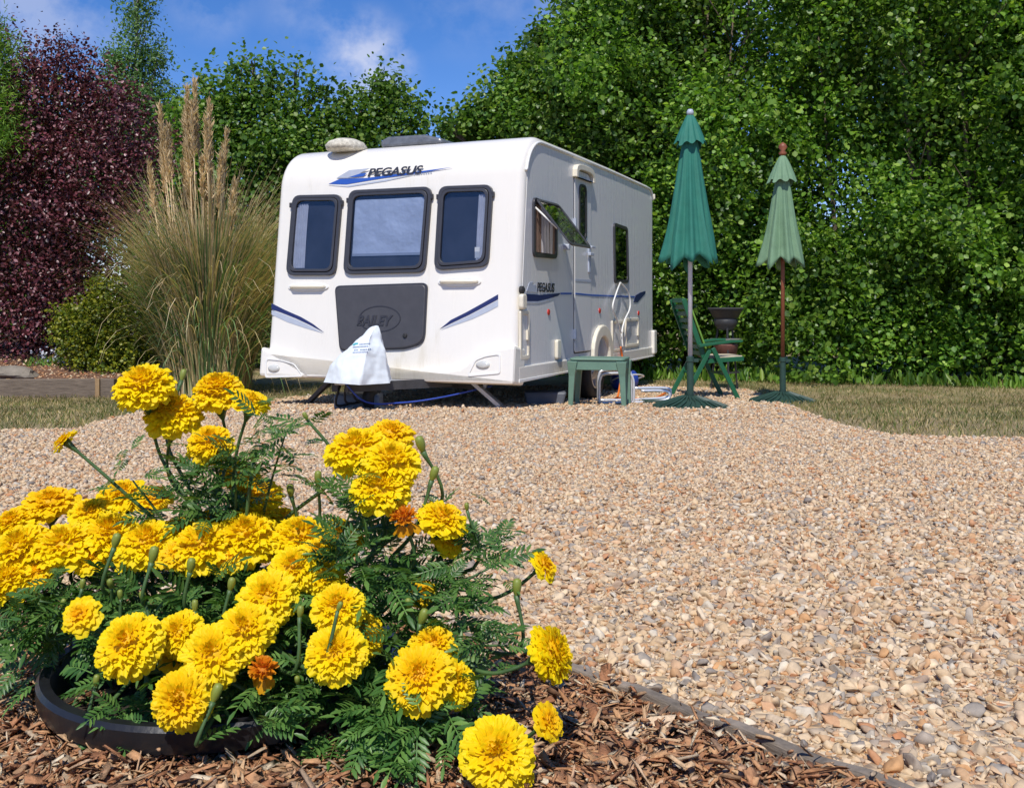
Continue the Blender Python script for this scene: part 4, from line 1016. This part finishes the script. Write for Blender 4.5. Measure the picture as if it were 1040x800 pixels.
def plume(px,ptop,pbot,w=.019,lean=0):
    top=P(px,ptop,Yp)-Vector((bx,Yp,0)); L_=(pbot-ptop)/F*Yp
    yo=random.uniform(-.35,.25); rt=Vector((top.x*.45+random.uniform(-.1,.1),yo*.6,0)); top.y=yo
    ax=(top-rt).normalized()
    stalk=MB().tube([rt,rt.lerp(top,.5)+Vector((.02,0,0)),top],[.010,.008,.004],5).build('plume_stalk',M['plume'],pg,smooth=True)
    m=int(480*L_); t_=rng.random(m); C=np.array(top)[None]-np.array(ax)[None]*(t_*L_)[:,None]
    rr_=w*np.sin(np.clip(t_*1.05+.04,0,1)*PI)**.6
    d=unit(rng.normal(size=(m,3))*np.array([1,1,.4])+np.array([0,0,3.2]))
    C=C+rng.normal(size=(m,3))*rr_[:,None]*.28
    V,Q=leaf_arrays(C,d,rng.normal(size=(m,3)),.06+.06*rng.random(m),LEAF*np.array([.10,1,1])); np_mesh('plume',V,Q,M['plume'],stalk,smooth=False)
for (x,t0,t1) in [(198,85,160),(195,95,185),(183,115,200),(190,112,195),(172,115,185),(170,130,180),(215,125,180),(229,135,195),(201,110,165),(217,160,240),(237,185,225),(209,165,205),(178,140,190),(233,215,262),(153,170,215),(188,130,235),(226,160,215),(206,145,230),(192,150,225),(221,180,240),(181,165,215),(212,105,165),(245,200,250),(163,150,200)]: plume(x,t0,t1)

# ------------------------------------------------------------------ trees and hedge
Y=20
bl=[at(140,20,Y,.45,.45,.7),at(138,60,Y,.6),at(125,85,Y,.6),at(150,95,Y,.6),at(140,-15,Y,.3,.3,.5),at(145,130,Y,.9),at(120,130,Y,.7),at(160,60,Y,.35),at(118,60,Y,.3),at(110,170,Y,.9),at(160,170,Y,.9),at(140,230,Y,1.0)]
make_tree('birch_tree','tall slender tree with small leaves above the purple shrub','tree',(P(140,370,Y).x,Y,0),bl,26000,.075,M['birch'],r0=.14,bark='palebark',shell=.15,spread=.2,tmpl=NARROW)
Y=16.5
bl=[at(225,110,Y,.5),at(262,100,Y,.36),at(295,118,Y,.45),at(335,128,Y,.4),at(200,130,Y,.6),at(250,140,Y,.85),at(300,160,Y,.9),at(390,110,Y,.45),at(400,95,Y,.28),at(370,130,Y,.5),at(420,125,Y,.3),at(345,160,Y,.7),at(215,190,Y,.9),at(270,210,Y,1.0),at(320,230,Y,1.0),at(400,170,Y,.8),at(180,230,Y,.9),at(240,270,Y,1.0),at(300,300,Y,1.0),at(180,310,Y,1.0),at(245,340,Y,.8),at(275,75,Y,.2),at(240,72,Y,.2),at(322,92,Y,.2),at(208,85,Y,.2),at(300,72,Y,.16),at(255,62,Y,.14),at(350,100,Y,.16),at(385,85,Y,.14)]
make_tree('hedgerow_tree','broad green hedgerow tree behind the left side of the caravan','tree',(P(290,380,Y).x,Y,0),bl,62000,.078,M['oak'],r0=.13,per=11,shell=.1,spread=.28,up=.7)
# tree rising over the caravan roof (left shoulder of the green mass)
Y=15.8
bl=[]
for (x,y,r) in [(500,120,.45),(470,135,.35),(530,95,.6),(555,70,.5),(600,45,.5),(600,80,.8),(560,120,.8),(640,120,.9),(645,40,.8),(660,60,.9),(590,160,.8),(650,190,.9),(640,-10,.6),(650,-20,.9),(520,140,.5),(700,20,.9),(700,100,.9),(552,42,.28),(534,72,.26),(585,12,.3),(512,98,.28),(482,120,.24),(455,130,.2)]:
    bl.append(at(x,y,Y+random.uniform(-.5,.5),r))
make_tree('field_maple','broad leafy tree rising over the caravan roof against the sky','tree',(P(620,380,Y).x,Y+.3,0),bl,80000,.078,M['oak'],r0=.16,per=12,shell=.3,spread=.22,up=.75)
# big hedge along the right
hb_=[]
def hedge_y(x): return 14.35-.33*max(0,x-2.2)
hd_=thing('hedge','tall dense hazel hedge filling the right side behind the parasols','hedge',(4.2,13.9,0))
for i in range(150):
    x=random.uniform(1.0,9.4); z=random.uniform(.25,6.3); r=random.choice([random.uniform(.22,.4),random.uniform(.5,1.0)]); y=hedge_y(x)+random.uniform(-.5,.9)+.07*z
    hb_.append((x-4.2,y-13.9,z,r*1.1,r*.8,r))
for i in range(70):
    x=random.uniform(1.2,9.2); z=random.uniform(.3,6.0); r=random.uniform(.6,.9); y=hedge_y(x)+random.uniform(.7,1.2)
    hb_.append((x-4.2,y-13.9,z,r,r*.8,r))
for i in range(130):
    x=random.choice([random.uniform(1.2,11.5),random.uniform(6,12)]); z=random.uniform(.3,6.2); r=random.uniform(.7,1.0); y=hedge_y(min(x,9))+random.uniform(1.4,2.2)
    hb_.append((x-4.2,y-13.9,z,r,r*.6,r))
for i in range(12):
    for j in range(7):
        x=1.3+.9*i+random.uniform(-.2,.2); z=.4+.95*j+random.uniform(-.2,.2); y=hedge_y(min(x,9))+random.uniform(1.7,2.1)
        hb_.append((x-4.2,y-13.9,z,.75,.35,.75))
V,Q=foliage(hb_,340000,.074,per=13,shell=.5,spread=.19,up=.75,clip=lambda C:C[:,2]>.05); np_mesh('foliage',V,Q,M['hazel'],hd_,smooth=False)
br=MB()
for i in range(26):
    x=random.uniform(1.2,9.2); y=hedge_y(x)+1.0; p0=Vector((x-4.2,y-13.9,-.05)); h=random.uniform(4.5,6.3); l_=Vector((random.uniform(-.7,.7),random.uniform(-.3,.3),h))
    br.tube([p0,p0+l_*.4+Vector((random.uniform(-.1,.1),0,0)),p0+l_],[.045,.035,.012],6)
    for k_ in range(5):
        u=random.uniform(.25,.9); q=p0+l_*u; e=q+Vector((random.uniform(-.9,.9),random.uniform(-.9,.3),random.uniform(.2,.8))); br.tube([q,q.lerp(e,.5)+Vector((0,0,.06)),e],[.016,.011,.004],5)
br.build('branches',M['bark'],hd_,smooth=True)
# nettles and rough grass at the hedge foot
def tufts(n):
    x=rng.uniform(1.5,8.5,n); y=np.array([hedge_y(v) for v in x])-rng.uniform(.15,.65,n); C=np.stack([x,y,np.full(n,-.004)],1)
    D=unit(np.stack([rng.normal(size=n)*.35,rng.normal(size=n)*.35,np.ones(n)],1))
    return leaf_arrays(C,D,unit(rng.normal(size=(n,3))+np.array([0,-.6,.3])),.04+.20*rng.random(n)**3,LEAF*np.array([.3,1,1]))
V,Q=tufts(2200); kind(np_mesh('hedge_foot_grass',V,Q,M['hazel'],smooth=False),'stuff')
# background trees further back
Y=24
for i,(x,lab) in enumerate([(60,'dark tree far behind the purple shrub'),(900,'dark tree standing behind the right end of the hedge'),(-190,'dark tree farthest left, outside the shrub bed'),(1290,'dark tree farthest right, beyond the end of the hedge')]):
    bl=[at(x+random.uniform(-110,110),random.uniform(60 if i in(0,2) else -60,330),Y+random.uniform(-1,1),random.uniform(.9,1.5)) for _ in range(22)]
    if i in(0,2): bl=[(a,b,min(c,5.2),d,e_,f) for a,b,c,d,e_,f in bl]
    make_tree('background_tree',lab,'tree',(P(x,360,Y).x,Y,0),bl,16000,.17,M['oak'],r0=.2,shell=.3,spread=.3)

# ------------------------------------------------------------------ planter and marigolds
PC=Vector((-.345,1.20,0)); RIMZ=CAMZ-.425
pt=thing('planter_pot','round black plastic pot sunk in the bark bed under the marigolds','pot',(PC.x,PC.y,RIMZ-.13))
MB().lathe([(.165,0),(.188,.095),(.192,.10),(.210,.103),(.213,.112),(.213,.126),(.209,.131),(.198,.131),(.194,.124),(.186,.095),(.170,.03)],n=64,cap=False).build('pot_wall',M['pot'],pt,auto=35)
vs=[];fs=[];n=40
for i in range(9):
    for k_ in range(n):
        r_=.187*i/8; a=2*PI*k_/n; vs.append((r_*math.cos(a),r_*math.sin(a),.096+random.uniform(-.005,.005)))
for i in range(8):
    for k_ in range(n): fs.append((i*n+k_,i*n+(k_+1)%n,(i+1)*n+(k_+1)%n,(i+1)*n+k_))
MB().add(vs,fs).build('potting_soil',M['soil'],pt)

def petal_set(layers,R,flatten=.8,ruff=1.0,core=.60):
    V=[];Q=[];T=[];NU,NV=6,5
    if core:
        for j in range(6):
            for i in range(12):
                e=-.25+(PI/2+.25)*j/5; a=2*PI*i/12; V.append((core*math.cos(e)*math.cos(a),core*math.cos(e)*math.sin(a),core*flatten*math.sin(e))); T.append(.55)
        for j in range(5):
            for i in range(12): Q.append((j*12+i,j*12+(i+1)%12,j*12+12+(i+1)%12,j*12+12+i))
    for (e,n,rl,w,curl,tint) in layers:
        off=random.uniform(0,6.28)
        for i in range(n):
            ww0=1.18; az=off+2*PI*i/n+random.gauss(0,.12); el=e+random.gauss(0,.07); r=rl*random.uniform(.88,1.08); ww=w*ww0*random.uniform(.8,1.2)
            d=np.array([math.cos(el)*math.cos(az),math.cos(el)*math.sin(az),math.sin(el)])
            mm_=np.array([-math.sin(el)*math.cos(az),-math.sin(el)*math.sin(az),math.cos(el)]); t=np.array([-math.sin(az),math.cos(az),0])
            f1,f2,ph,ph2=random.uniform(4,7),random.uniform(8,12),random.uniform(0,6.28),random.uniform(0,6.28); tw=random.gauss(0,.25); cu_=curl*random.uniform(.6,1.3)
            o=len(V)
            for v in range(NV+1):
                s=v/NV
                for u in range(NU+1):
                    q=(u/NU-.5)*2
                    wid=ww*(.22+.78*min(1,s*1.35)**1.1)*(1-.10*max(0,s-.85)/.15)
                    notch=-.05*math.cos(q*PI*1.5)*s**4 - .26*abs(q)**2.6*s**4
                    rad_=(.22+.78*s)*r+notch*r
                    h=ruff*(.060*s**2*math.sin(f1*q+ph)+.030*s**3*math.sin(f2*q+ph2)) + .10*(q*q)*s*.5 - cu_*s**2.2*.34 + tw*q*s*.10
                    p=d*rad_+t*(q*wid*.5)+mm_*h
                    V.append((p[0]*R,p[1]*R,(p[2]*flatten)*R)); T.append(tint*(.55+.45*(1-s))+.25*(1-s))
            for v in range(NV):
                for u in range(NU): a=o+v*(NU+1)+u; Q.append((a,a+1,a+NU+2,a+NU+1))
    return V,Q,T
def head_mesh(kind_):
    r=math.radians
    if kind_=='full': lay=[(r(-16),16,1.0,.42,.8,.02),(r(-4),19,1.0,.38,.75,.04),(r(7),21,1.0,.34,.7,.07),(r(18),22,.98,.31,.65,.10),(r(28),22,.96,.29,.6,.13),(r(38),21,.94,.27,.55,.17),(r(48),18,.93,.26,.5,.22),(r(58),15,.92,.25,.45,.28),(r(68),12,.91,.23,.35,.34),(r(78),9,.90,.22,.25,.4),(r(87),6,.88,.21,.1,.45)]
    elif kind_=='flat': lay=[(r(-12),16,1.0,.42,.6,.03),(r(0),18,1.0,.38,.55,.05),(r(11),19,.97,.34,.5,.09),(r(22),19,.90,.30,.45,.15),(r(34),17,.83,.27,.4,.22),(r(46),14,.77,.24,.35,.3),(r(60),12,.72,.22,.25,.38),(r(74),9,.70,.20,.15,.45),(r(86),6,.68,.19,.1,.5)]
    elif kind_=='open': lay=[(r(-4),9,1.0,.62,.4,.03),(r(10),9,.9,.52,.4,.08),(r(28),9,.72,.40,.3,.25),(r(50),8,.58,.30,.2,.45),(r(72),6,.5,.22,.1,.6)]
    else: lay=[(r(-50),7,1.15,.50,.3,.1),(r(10),12,.8,.22,.1,.5),(r(30),14,.85,.20,.0,.6),(r(50),12,.85,.18,0,.7),(r(70),8,.85,.16,0,.8)]
    V,Q,T=petal_set(lay,1.0,.82 if kind_!='flat' else .72,.75 if kind_=='wilt' else .95,{'full':.66,'flat':.5,'open':.34,'wilt':.4}[kind_])
    me=bpy.data.meshes.new('flower_head'); V=np.array(V,dtype=np.float32); Q=np.array(Q,dtype=np.int32)
    me.from_pydata(V.tolist(),[],Q.tolist()); me.polygons.foreach_set('use_smooth',[True]*len(Q))
    a=me.attributes.new('tint','FLOAT','POINT'); a.data.foreach_set('value',np.array(T,dtype=np.float32)*random.uniform(.6,1.15)+random.choice([-.05,0,.05,.12,.22]))
    me.materials.append(M['orangep' if kind_=='wilt' else 'yellow']); return me
HM={'full':[head_mesh('full') for _ in range(8)],'flat':[head_mesh('flat') for _ in range(4)],'open':[head_mesh('open') for _ in range(2)],'wilt':[head_mesh('wilt')]}
bm_=MB().lathe([(.10,-.9),(.16,-.75),(.36,-.35),(.42,0),(.40,.3),(.32,.5),(.0,.62)],n=14); budob=bm_.build('bud',M['calyx'],smooth=True); BUD=budob.data; bpy.data.objects.remove(budob)

# pinnate leaf
def pinnate():
    V=[];Q=[]
    def leaflet(o,d,nrm,ln,wd):
        x=np.cross(d,nrm); b=len(V); K=6
        for k_ in range(K+1):
            s=k_/K; w_=wd*math.sin(min(1,s*1.02)*PI)**.75*(1.0 if k_%2 else .78)+.0004
            c=o+d*ln*s-nrm*(.16*ln*s*s)
            V.extend([c-x*w_*.5+nrm*w_*.18,c,c+x*w_*.5+nrm*w_*.18])
        for k_ in range(K):
            a=b+3*k_; Q.extend([(a,a+1,a+4,a+3),(a+1,a+2,a+5,a+4)])
    nz=np.array([0,0,1.]); 
    arch=lambda s: np.array([0,s,.18*s-.35*s*s])
    b=len(V)
    for k_ in range(9):
        p=arch(k_/8); V.extend([p+np.array([-.012,0,0]),p+np.array([.012,0,0])])
    for k_ in range(8): a=b+2*k_; Q.append((a,a+1,a+3,a+2))
    for i in range(6):
        s=.22+.125*i; p=arch(s); ln=.36*(1-.25*abs(i-2.5)/2.5)*random.uniform(.9,1.1)
        for sd_ in(-1,1):
            d=np.array([sd_*.80,.60,random.uniform(-.15,.1)]); d/=np.linalg.norm(d); leaflet(p,d,nz,ln,.105)
    leaflet(arch(.95),np.array([0,1,-.35])/1.06,nz,.36,.12)
    return np.array(V),np.array(Q)
PIN=[pinnate() for _ in range(4)]
def pin_arrays(C,D,Nn,S):
    Vs=[];Qs=[];o=0
    idx=rng.integers(0,4,len(C))
    for k_ in range(4):
        m=idx==k_
        if not m.any(): continue
        v,q=leaf_arrays(C[m],D[m],Nn[m],S[m],PIN[k_][0],PIN[k_][1]); Vs.append(v);Qs.append(q+o);o+=len(v)
    return np.concatenate(Vs),np.concatenate(Qs)

def marigold(label,root,heads,buds,tufts,bush,group='marigolds growing in the black pot'):
    """heads (px,py,diam_px,Y,kind,tilt) ; buds (px,py,size,Y) ; bush list of (px,py,Y,rx,rz,n) ; tufts (px,py,Y,n,len)"""
    t=thing('marigold_plant',label,'marigold',root,group=group); ro=Vector(root)
    stm=MB(); C=[];D=[];Nn=[];S=[]
    def stem(p,ax,r,leafy=3,off=.55):
        base=Vector((random.uniform(-.05,.05),random.uniform(-.04,.04),0)); end=p-ax*r*off
        k1=base.lerp(end,.45)+Vector((0,0,.03))-ax*.01; k2=end-ax*max(.03,(end-base).length*.22)
        pts=smooth_curve([base,k1,k2,end],6); n_=len(pts)
        stm.tube(pts,[.0030-.0012*i/n_ for i in range(n_-3)]+[.0020,r*.17+.0006,r*.30],7)
        for q in range(max(1,leafy-1)):
            i=random.randrange(int(n_*.25),int(n_*.7)); a=random.uniform(0,6.28); d=Vector((math.cos(a),math.sin(a)*.9,random.uniform(.0,.7)))
            C.append(tuple(pts[i])); D.append(tuple(d)); Nn.append((random.gauss(0,.25),random.gauss(-.2,.25),1)); S.append(random.uniform(.030,.048))
    for (px,py,dm_,Y,kd,tl) in heads:
        p=P(px,py,Y)-ro; r=dm_/2/F*Y*1.04
        ax=Vector((tl[0],tl[1],tl[2])).normalized()
        c=p-ax*r*.30
        h=bpy.data.objects.new('flower_head',random.choice(HM[kd])); COL.objects.link(h); h.parent=t; h.location=c
        rot=ax.to_track_quat('Z','Y').to_matrix().to_4x4()@Matrix.Rotation(random.uniform(0,6.28),4,'Z'); h.rotation_euler=rot.to_euler()
        k_=r*random.uniform(.96,1.04); h.scale=(k_,k_*random.uniform(.93,1.05),k_*random.uniform(.92,1.06))
        if kd=='wilt': h['label']='faded orange flower head with drooping outer petals'
        stem(c,ax,r,3,{'full':.55,'flat':.42,'open':.12,'wilt':.25}[kd])
    for (px,py,sz_,Y) in buds:
        p=P(px,py,Y)-ro; ax=Vector((random.gauss(0,.2),random.gauss(-.1,.2),1)).normalized(); r=sz_*1.15/F*Y
        h=bpy.data.objects.new('bud',BUD); COL.objects.link(h); h.parent=t; h.location=p; h.scale=(r,r,r*1.15); h.rotation_euler=ax.to_track_quat('Z','Y').to_euler()
        stem(p-ax*r*.25,ax,r,2)
    for (px,py,Y,n_,ln) in tufts:
        p=P(px,py,Y)-ro
        for i in range(n_):
            a=random.uniform(0,6.28); el=random.uniform(-.3,1.0)
            C.append(tuple(p+Vector((random.gauss(0,.012),random.gauss(0,.012),random.gauss(0,.02))))); D.append((math.cos(a)*math.cos(el),math.sin(a)*math.cos(el),math.sin(el))); Nn.append((random.gauss(0,.3),random.gauss(-.3,.3),.8)); S.append(ln*random.uniform(.5,.9))
        tp=smooth_curve([Vector((0,0,0)),p.lerp(Vector((0,0,0)),.4)+Vector((0,0,.02)),p],6); m_=len(tp)
        stm.tube(tp,[.0027-.0018*i/m_ for i in range(m_)],6)
        for q in range(6):
            i=random.randrange(int(m_*.55),m_); a=random.uniform(0,6.28); C.append(tuple(tp[i])); D.append((math.cos(a),math.sin(a)*.9,random.uniform(-.1,.8))); Nn.append((random.gauss(0,.3),random.gauss(-.3,.3),.8)); S.append(random.uniform(.03,.05))
    for (px,py,Y,rx,rz,n_) in bush:
        p=P(px,py,Y)-ro
        for i in range(int(n_*1.15)):
            v=Vector((random.gauss(0,1),random.gauss(0,1),random.gauss(0,1))).normalized(); rad_=random.random()**.4
            c=p+Vector((v.x*rx*rad_,v.y*.09*rad_+.03,v.z*rz*rad_-.012))
            d=(v*.8+Vector((random.gauss(0,.4),random.gauss(-.3,.4),random.gauss(-.05,.35)))).normalized()
            C.append(tuple(c)); D.append(tuple(d)); Nn.append((random.gauss(0,.35),random.gauss(-.35,.35),.9)); S.append(random.uniform(.032,.055))
    V,Q=pin_arrays(np.array(C),np.array(D),np.array(Nn),np.array(S)); np_mesh('foliage',V,Q,M['mleaf'],t,smooth=False)
    stm.build('stem',M['mstem'],t,smooth=True)
    return t
SZ=RIMZ-.034
up0=(0,-.25,1); fc=(0,-.75,.65)
def tl(x,y,z): return (x,y,z)
# tall plant at the back left
marigold('tallest marigold plant, its heads level with the caravan bumper',(-.36,1.27,SZ),
 [(145,385,62,1.24,'full',tl(-.1,-.35,1)),(176,414,58,1.27,'full',tl(.15,-.3,1)),(221,391,54,1.27,'full',tl(-.05,-.25,1)),(257,402,42,1.25,'flat',tl(.35,-.3,1)),(213,446,46,1.22,'full',tl(0,-.5,.9)),(62,444,30,1.22,'open',tl(-.8,-.1,.75)),(245,478,46,1.32,'full',tl(.3,0,1)),(262,497,56,1.30,'full',tl(.2,-.2,1))],
 [(186,380,7,1.34),(295,497,8,1.22),(258,462,8,1.2),(310,422,5,1.2)],
 [(240,478,1.2,22,.06),(205,478,1.24,10,.055),(290,440,1.22,12,.055),(135,488,1.2,9,.05),(200,505,1.22,12,.06),(260,458,1.2,8,.05)],
 [(225,505,1.24,.03,.04,14)])
# low left row
marigold('low marigold plant with the dense row of heads at the left',(-.43,1.22,SZ),
 [(50,502,60,1.30,'flat',up0),(92,514,44,1.28,'flat',tl(.1,-.4,1)),(125,496,56,1.32,'flat',up0),(156,500,44,1.30,'open',tl(.2,-.4,1)),(10,524,54,1.27,'flat',tl(-.2,-.3,1)),(18,552,66,1.2,'full',tl(-.25,-.4,1)),(64,548,68,1.2,'full',tl(-.1,-.35,1)),(112,538,62,1.22,'full',tl(0,-.35,1)),(150,545,60,1.19,'full',tl(.05,-.4,1)),(5,585,50,1.17,'full',tl(-.5,-.3,.9)),(14,610,22,1.16,'open',tl(-.6,-.5,.6)),(130,560,40,1.2,'open',tl(0,-.6,.8)),(88,562,42,1.19,'open',tl(0,-.6,.8)),(38,575,46,1.18,'flat',tl(-.2,-.6,.8)),(182,530,40,1.26,'flat',up0)],
 [(118,548,9,1.12),(156,562,10,1.10),(145,605,7,1.10),(112,592,7,1.12),(122,603,6,1.12),(98,690,7,1.03),(84,592,6,1.12),(64,612,6,1.12)],
 [(40,610,1.12,10,.06),(20,640,1.12,8,.06)],
 [(60,612,1.17,.11,.035,90),(130,606,1.17,.11,.035,90),(60,660,1.14,.06,.04,24),(150,690,1.06,.08,.035,32)])
# middle plant
marigold('rounded marigold plant in the middle with wide heads above leaves',(-.33,1.19,SZ),
 [(205,548,66,1.17,'full',tl(0,-.4,1)),(250,540,66,1.19,'full',tl(.05,-.35,1)),(264,518,58,1.25,'flat',tl(.2,.15,1)),(215,527,46,1.26,'full',up0),(305,540,58,1.2,'full',tl(.1,-.3,1)),(345,541,48,1.18,'full',tl(.15,-.45,1)),(298,574,56,1.12,'full',tl(0,-.6,.85)),(328,580,48,1.13,'full',tl(.2,-.5,.85)),(270,602,62,1.07,'full',tl(-.05,-.7,.8)),(230,562,40,1.16,'open',tl(0,-.6,.8)),(180,558,42,1.16,'flat',tl(-.1,-.6,.8)),(285,520,42,1.26,'open',up0),(322,556,40,1.16,'flat',tl(.1,-.5,.8))],
 [(194,573,9,1.08),(323,484,8,1.22),(235,592,8,1.08),(345,615,6,1.0),(198,614,7,1.06),(305,620,7,1.02)],
 [(355,565,1.1,8,.06)],
 [(210,608,1.15,.09,.04,80),(290,650,1.11,.07,.05,54),(240,640,1.13,.09,.05,54)])
# front plant
marigold('marigold plant leaning over the front rim of the pot',(-.33,1.11,SZ),
 [(343,612,58,1.04,'full',tl(0,-.55,.85)),(368,640,50,1.05,'full',tl(.3,-.5,.8)),(340,660,64,1.0,'full',tl(0,-.75,.75)),(248,636,60,1.02,'full',tl(-.05,-.7,.75)),(214,662,64,1.0,'full',tl(-.05,-.8,.7)),(180,640,48,1.04,'full',tl(-.15,-.7,.7)),(172,664,36,1.05,'open',tl(-.2,-.7,.6)),(128,650,70,1.0,'full',tl(-.1,-.7,.75)),(79,621,46,1.05,'open',tl(-.15,-.75,.7)),(182,711,61,.96,'full',tl(0,-.92,.4)),(267,676,42,.99,'wilt',tl(.05,-.4,.9))],
 [(220,702,11,.97),(302,690,6,1.0)],
 [(262,735,.98,4,.05),(135,728,1.02,4,.045),(338,690,1.02,4,.05)],
 [(310,678,1.07,.055,.03,26),(210,706,1.05,.06,.02,12),(352,712,1.06,.03,.04,14)])
# tall right plant
marigold('tall marigold plant on the right with stacked heads in front of the gravel',(-.25,1.20,SZ),
 [(362,450,66,1.17,'full',tl(-.15,-.35,1)),(398,433,50,1.2,'flat',tl(.1,-.3,1)),(398,464,60,1.14,'full',tl(.1,-.4,1)),(386,492,58,1.12,'full',tl(.05,-.45,1)),(410,522,36,1.10,'wilt',tl(-.1,-.3,.9)),(452,520,56,1.13,'flat',tl(.35,-.35,1)),(458,546,38,1.14,'open',tl(.45,-.5,.7)),(428,598,36,1.12,'open',tl(.1,-.6,.7))],
 [(427,450,10,1.15),(441,480,9,1.14),(474,514,5,1.14),(430,625,10,1.04)],
 [(360,510,1.12,8,.055),(490,545,1.14,6,.045),(480,585,1.14,6,.05),(505,548,1.14,4,.04),(440,585,1.12,7,.05)],
 [(365,565,1.14,.04,.05,40),(390,575,1.13,.04,.045,26),(420,545,1.14,.02,.02,5),(370,605,1.1,.05,.04,30)])
# sprawling right plant
marigold('sprawling marigold plant spilling over the bark at the right',(-.20,1.12,SZ),
 [(425,684,70,.98,'full',tl(-.1,-.7,.75)),(462,690,50,1.0,'full',tl(.4,-.55,.65)),(440,652,52,1.03,'full',tl(.1,-.4,.9)),(505,762,72,.9,'full',tl(.1,-.75,.65)),(517,786,52,.9,'full',tl(.15,-.75,.4)),(567,661,56,1.0,'full',tl(.75,-.25,.35)),(562,730,42,.94,'open',tl(.65,-.5,.5)),(557,570,37,1.1,'open',tl(.7,-.35,.6))],
 [(525,595,10,1.08),(415,612,7,1.05)],
 [(470,605,1.08,6,.05),(500,575,1.1,4,.045),(478,640,1.05,5,.05),(515,655,1.03,3,.045),(400,765,.96,8,.055),(438,748,.96,6,.045),(385,745,.98,7,.05)],
 [(400,700,1.03,.045,.05,40),(430,715,1.0,.045,.03,24),(450,622,1.1,.035,.025,12),(405,650,1.08,.045,.04,28)])

# ------------------------------------------------------------------ light, sky, camera
EL=math.radians(54); AZ=math.atan2(-.16,-.987)
s=Vector((math.cos(EL)*-.16,math.cos(EL)*-.987,math.sin(EL))).normalized()
sun=bpy.data.lights.new('sun','SUN'); sun.energy=4.2; sun.angle=math.radians(.5); sun.color=(1,.955,.88)
so=bpy.data.objects.new('sun',sun); COL.objects.link(so); so.rotation_euler=(-s).to_track_quat('-Z','Y').to_euler(); so.location=(0,-5,20)
w=bpy.data.worlds.new('World'); scene.world=w; w.use_nodes=True; nt=w.node_tree; nt.nodes.clear()
out=nt.nodes.new('ShaderNodeOutputWorld'); bg=nt.nodes.new('ShaderNodeBackground'); bg.inputs['Strength'].default_value=.125
sky=nt.nodes.new('ShaderNodeTexSky'); sky.sky_type='NISHITA'; sky.sun_disc=False; sky.sun_elevation=EL; sky.sun_rotation=math.atan2(s.x,s.y)
sky.air_density=1.0; sky.dust_density=.1; sky.ozone_density=4.0; sky.altitude=800
hs=nt.nodes.new('ShaderNodeHueSaturation'); hs.inputs['Saturation'].default_value=1.28; hs.inputs['Value'].default_value=1.0
L(nt,sky,'Color',hs,'Color')
bal=N(nt,'ShaderNodeMixRGB',_blend_type='MULTIPLY',Fac=1.0); bal.inputs['Color2'].default_value=(1.0,.86,1.04,1); L(nt,hs,'Color',bal,'Color1')
tc=nt.nodes.new('ShaderNodeTexCoord'); mp=nt.nodes.new('ShaderNodeMapping'); mp.inputs['Scale'].default_value=(1,1,1.15); L(nt,tc,'Generated',mp,'Vector')
nz=N(nt,'ShaderNodeTexNoise',Scale=15.0,Detail=9.0,Roughness=.58); L(nt,mp,'Vector',nz,'Vector')
acc=None
for (x,y,rad_,amt) in ((368,60,.052,.55),(400,75,.03,.2),(70,8,.06,.10),(215,2,.04,.22),(305,4,.045,.16),(455,10,.05,.08),(700,-160,.25,.5),(-300,-100,.3,.6),(1300,-100,.3,.5)):
    d=Vector(((x-CX)/F,1,-(y-CY)/F)).normalized()
    sb_=N(nt,'ShaderNodeVectorMath',_operation='DISTANCE'); sb_.inputs[1].default_value=d; L(nt,tc,'Generated',sb_,0)
    mr=N(nt,'ShaderNodeMapRange'); mr.interpolation_type='SMOOTHSTEP'; mr.inputs['From Min'].default_value=rad_*1.25; mr.inputs['From Max'].default_value=rad_*.1; mr.inputs['To Max'].default_value=amt; L(nt,sb_,'Value',mr,'Value')
    if acc is None: acc=mr
    else:
        a_=N(nt,'ShaderNodeMath',_operation='ADD'); L(nt,acc,0,a_,0); L(nt,mr,0,a_,1); acc=a_
cr=ramp(nt,[(.43,(0,0,0)),(.62,(1,1,1))]); L(nt,nz,'Fac',cr,'Fac')
fm=N(nt,'ShaderNodeMath',_operation='MULTIPLY'); L(nt,acc,0,fm,0); L(nt,cr,'Color',fm,1)
mx=nt.nodes.new('ShaderNodeMixRGB'); L(nt,fm,'Value',mx,'Fac'); L(nt,bal,'Color',mx,'Color1'); mx.inputs['Color2'].default_value=(6.6,6.6,7.2,1)
L(nt,mx,'Color',bg,'Color'); L(nt,bg,'Background',out,'Surface')

cd=bpy.data.cameras.new('camera'); cam=bpy.data.objects.new('camera',cd); COL.objects.link(cam); cam.location=CAM; cam.rotation_euler=(PI/2,0,0)
cd.sensor_width=36; cd.lens=36*F/1040; cd.shift_x=0; cd.shift_y=-(400-CY)/1040; cd.clip_end=2000; cd.clip_start=.05
scene.camera=cam
vs_=scene.view_settings; vs_.view_transform='Standard'; vs_.look='None'; vs_.gamma=1; vs_.exposure=0.10; vs_.use_curve_mapping=False
scene.cycles.max_bounces=6; scene.cycles.transparent_max_bounces=8; scene.cycles.caustics_reflective=False; scene.cycles.caustics_refractive=False
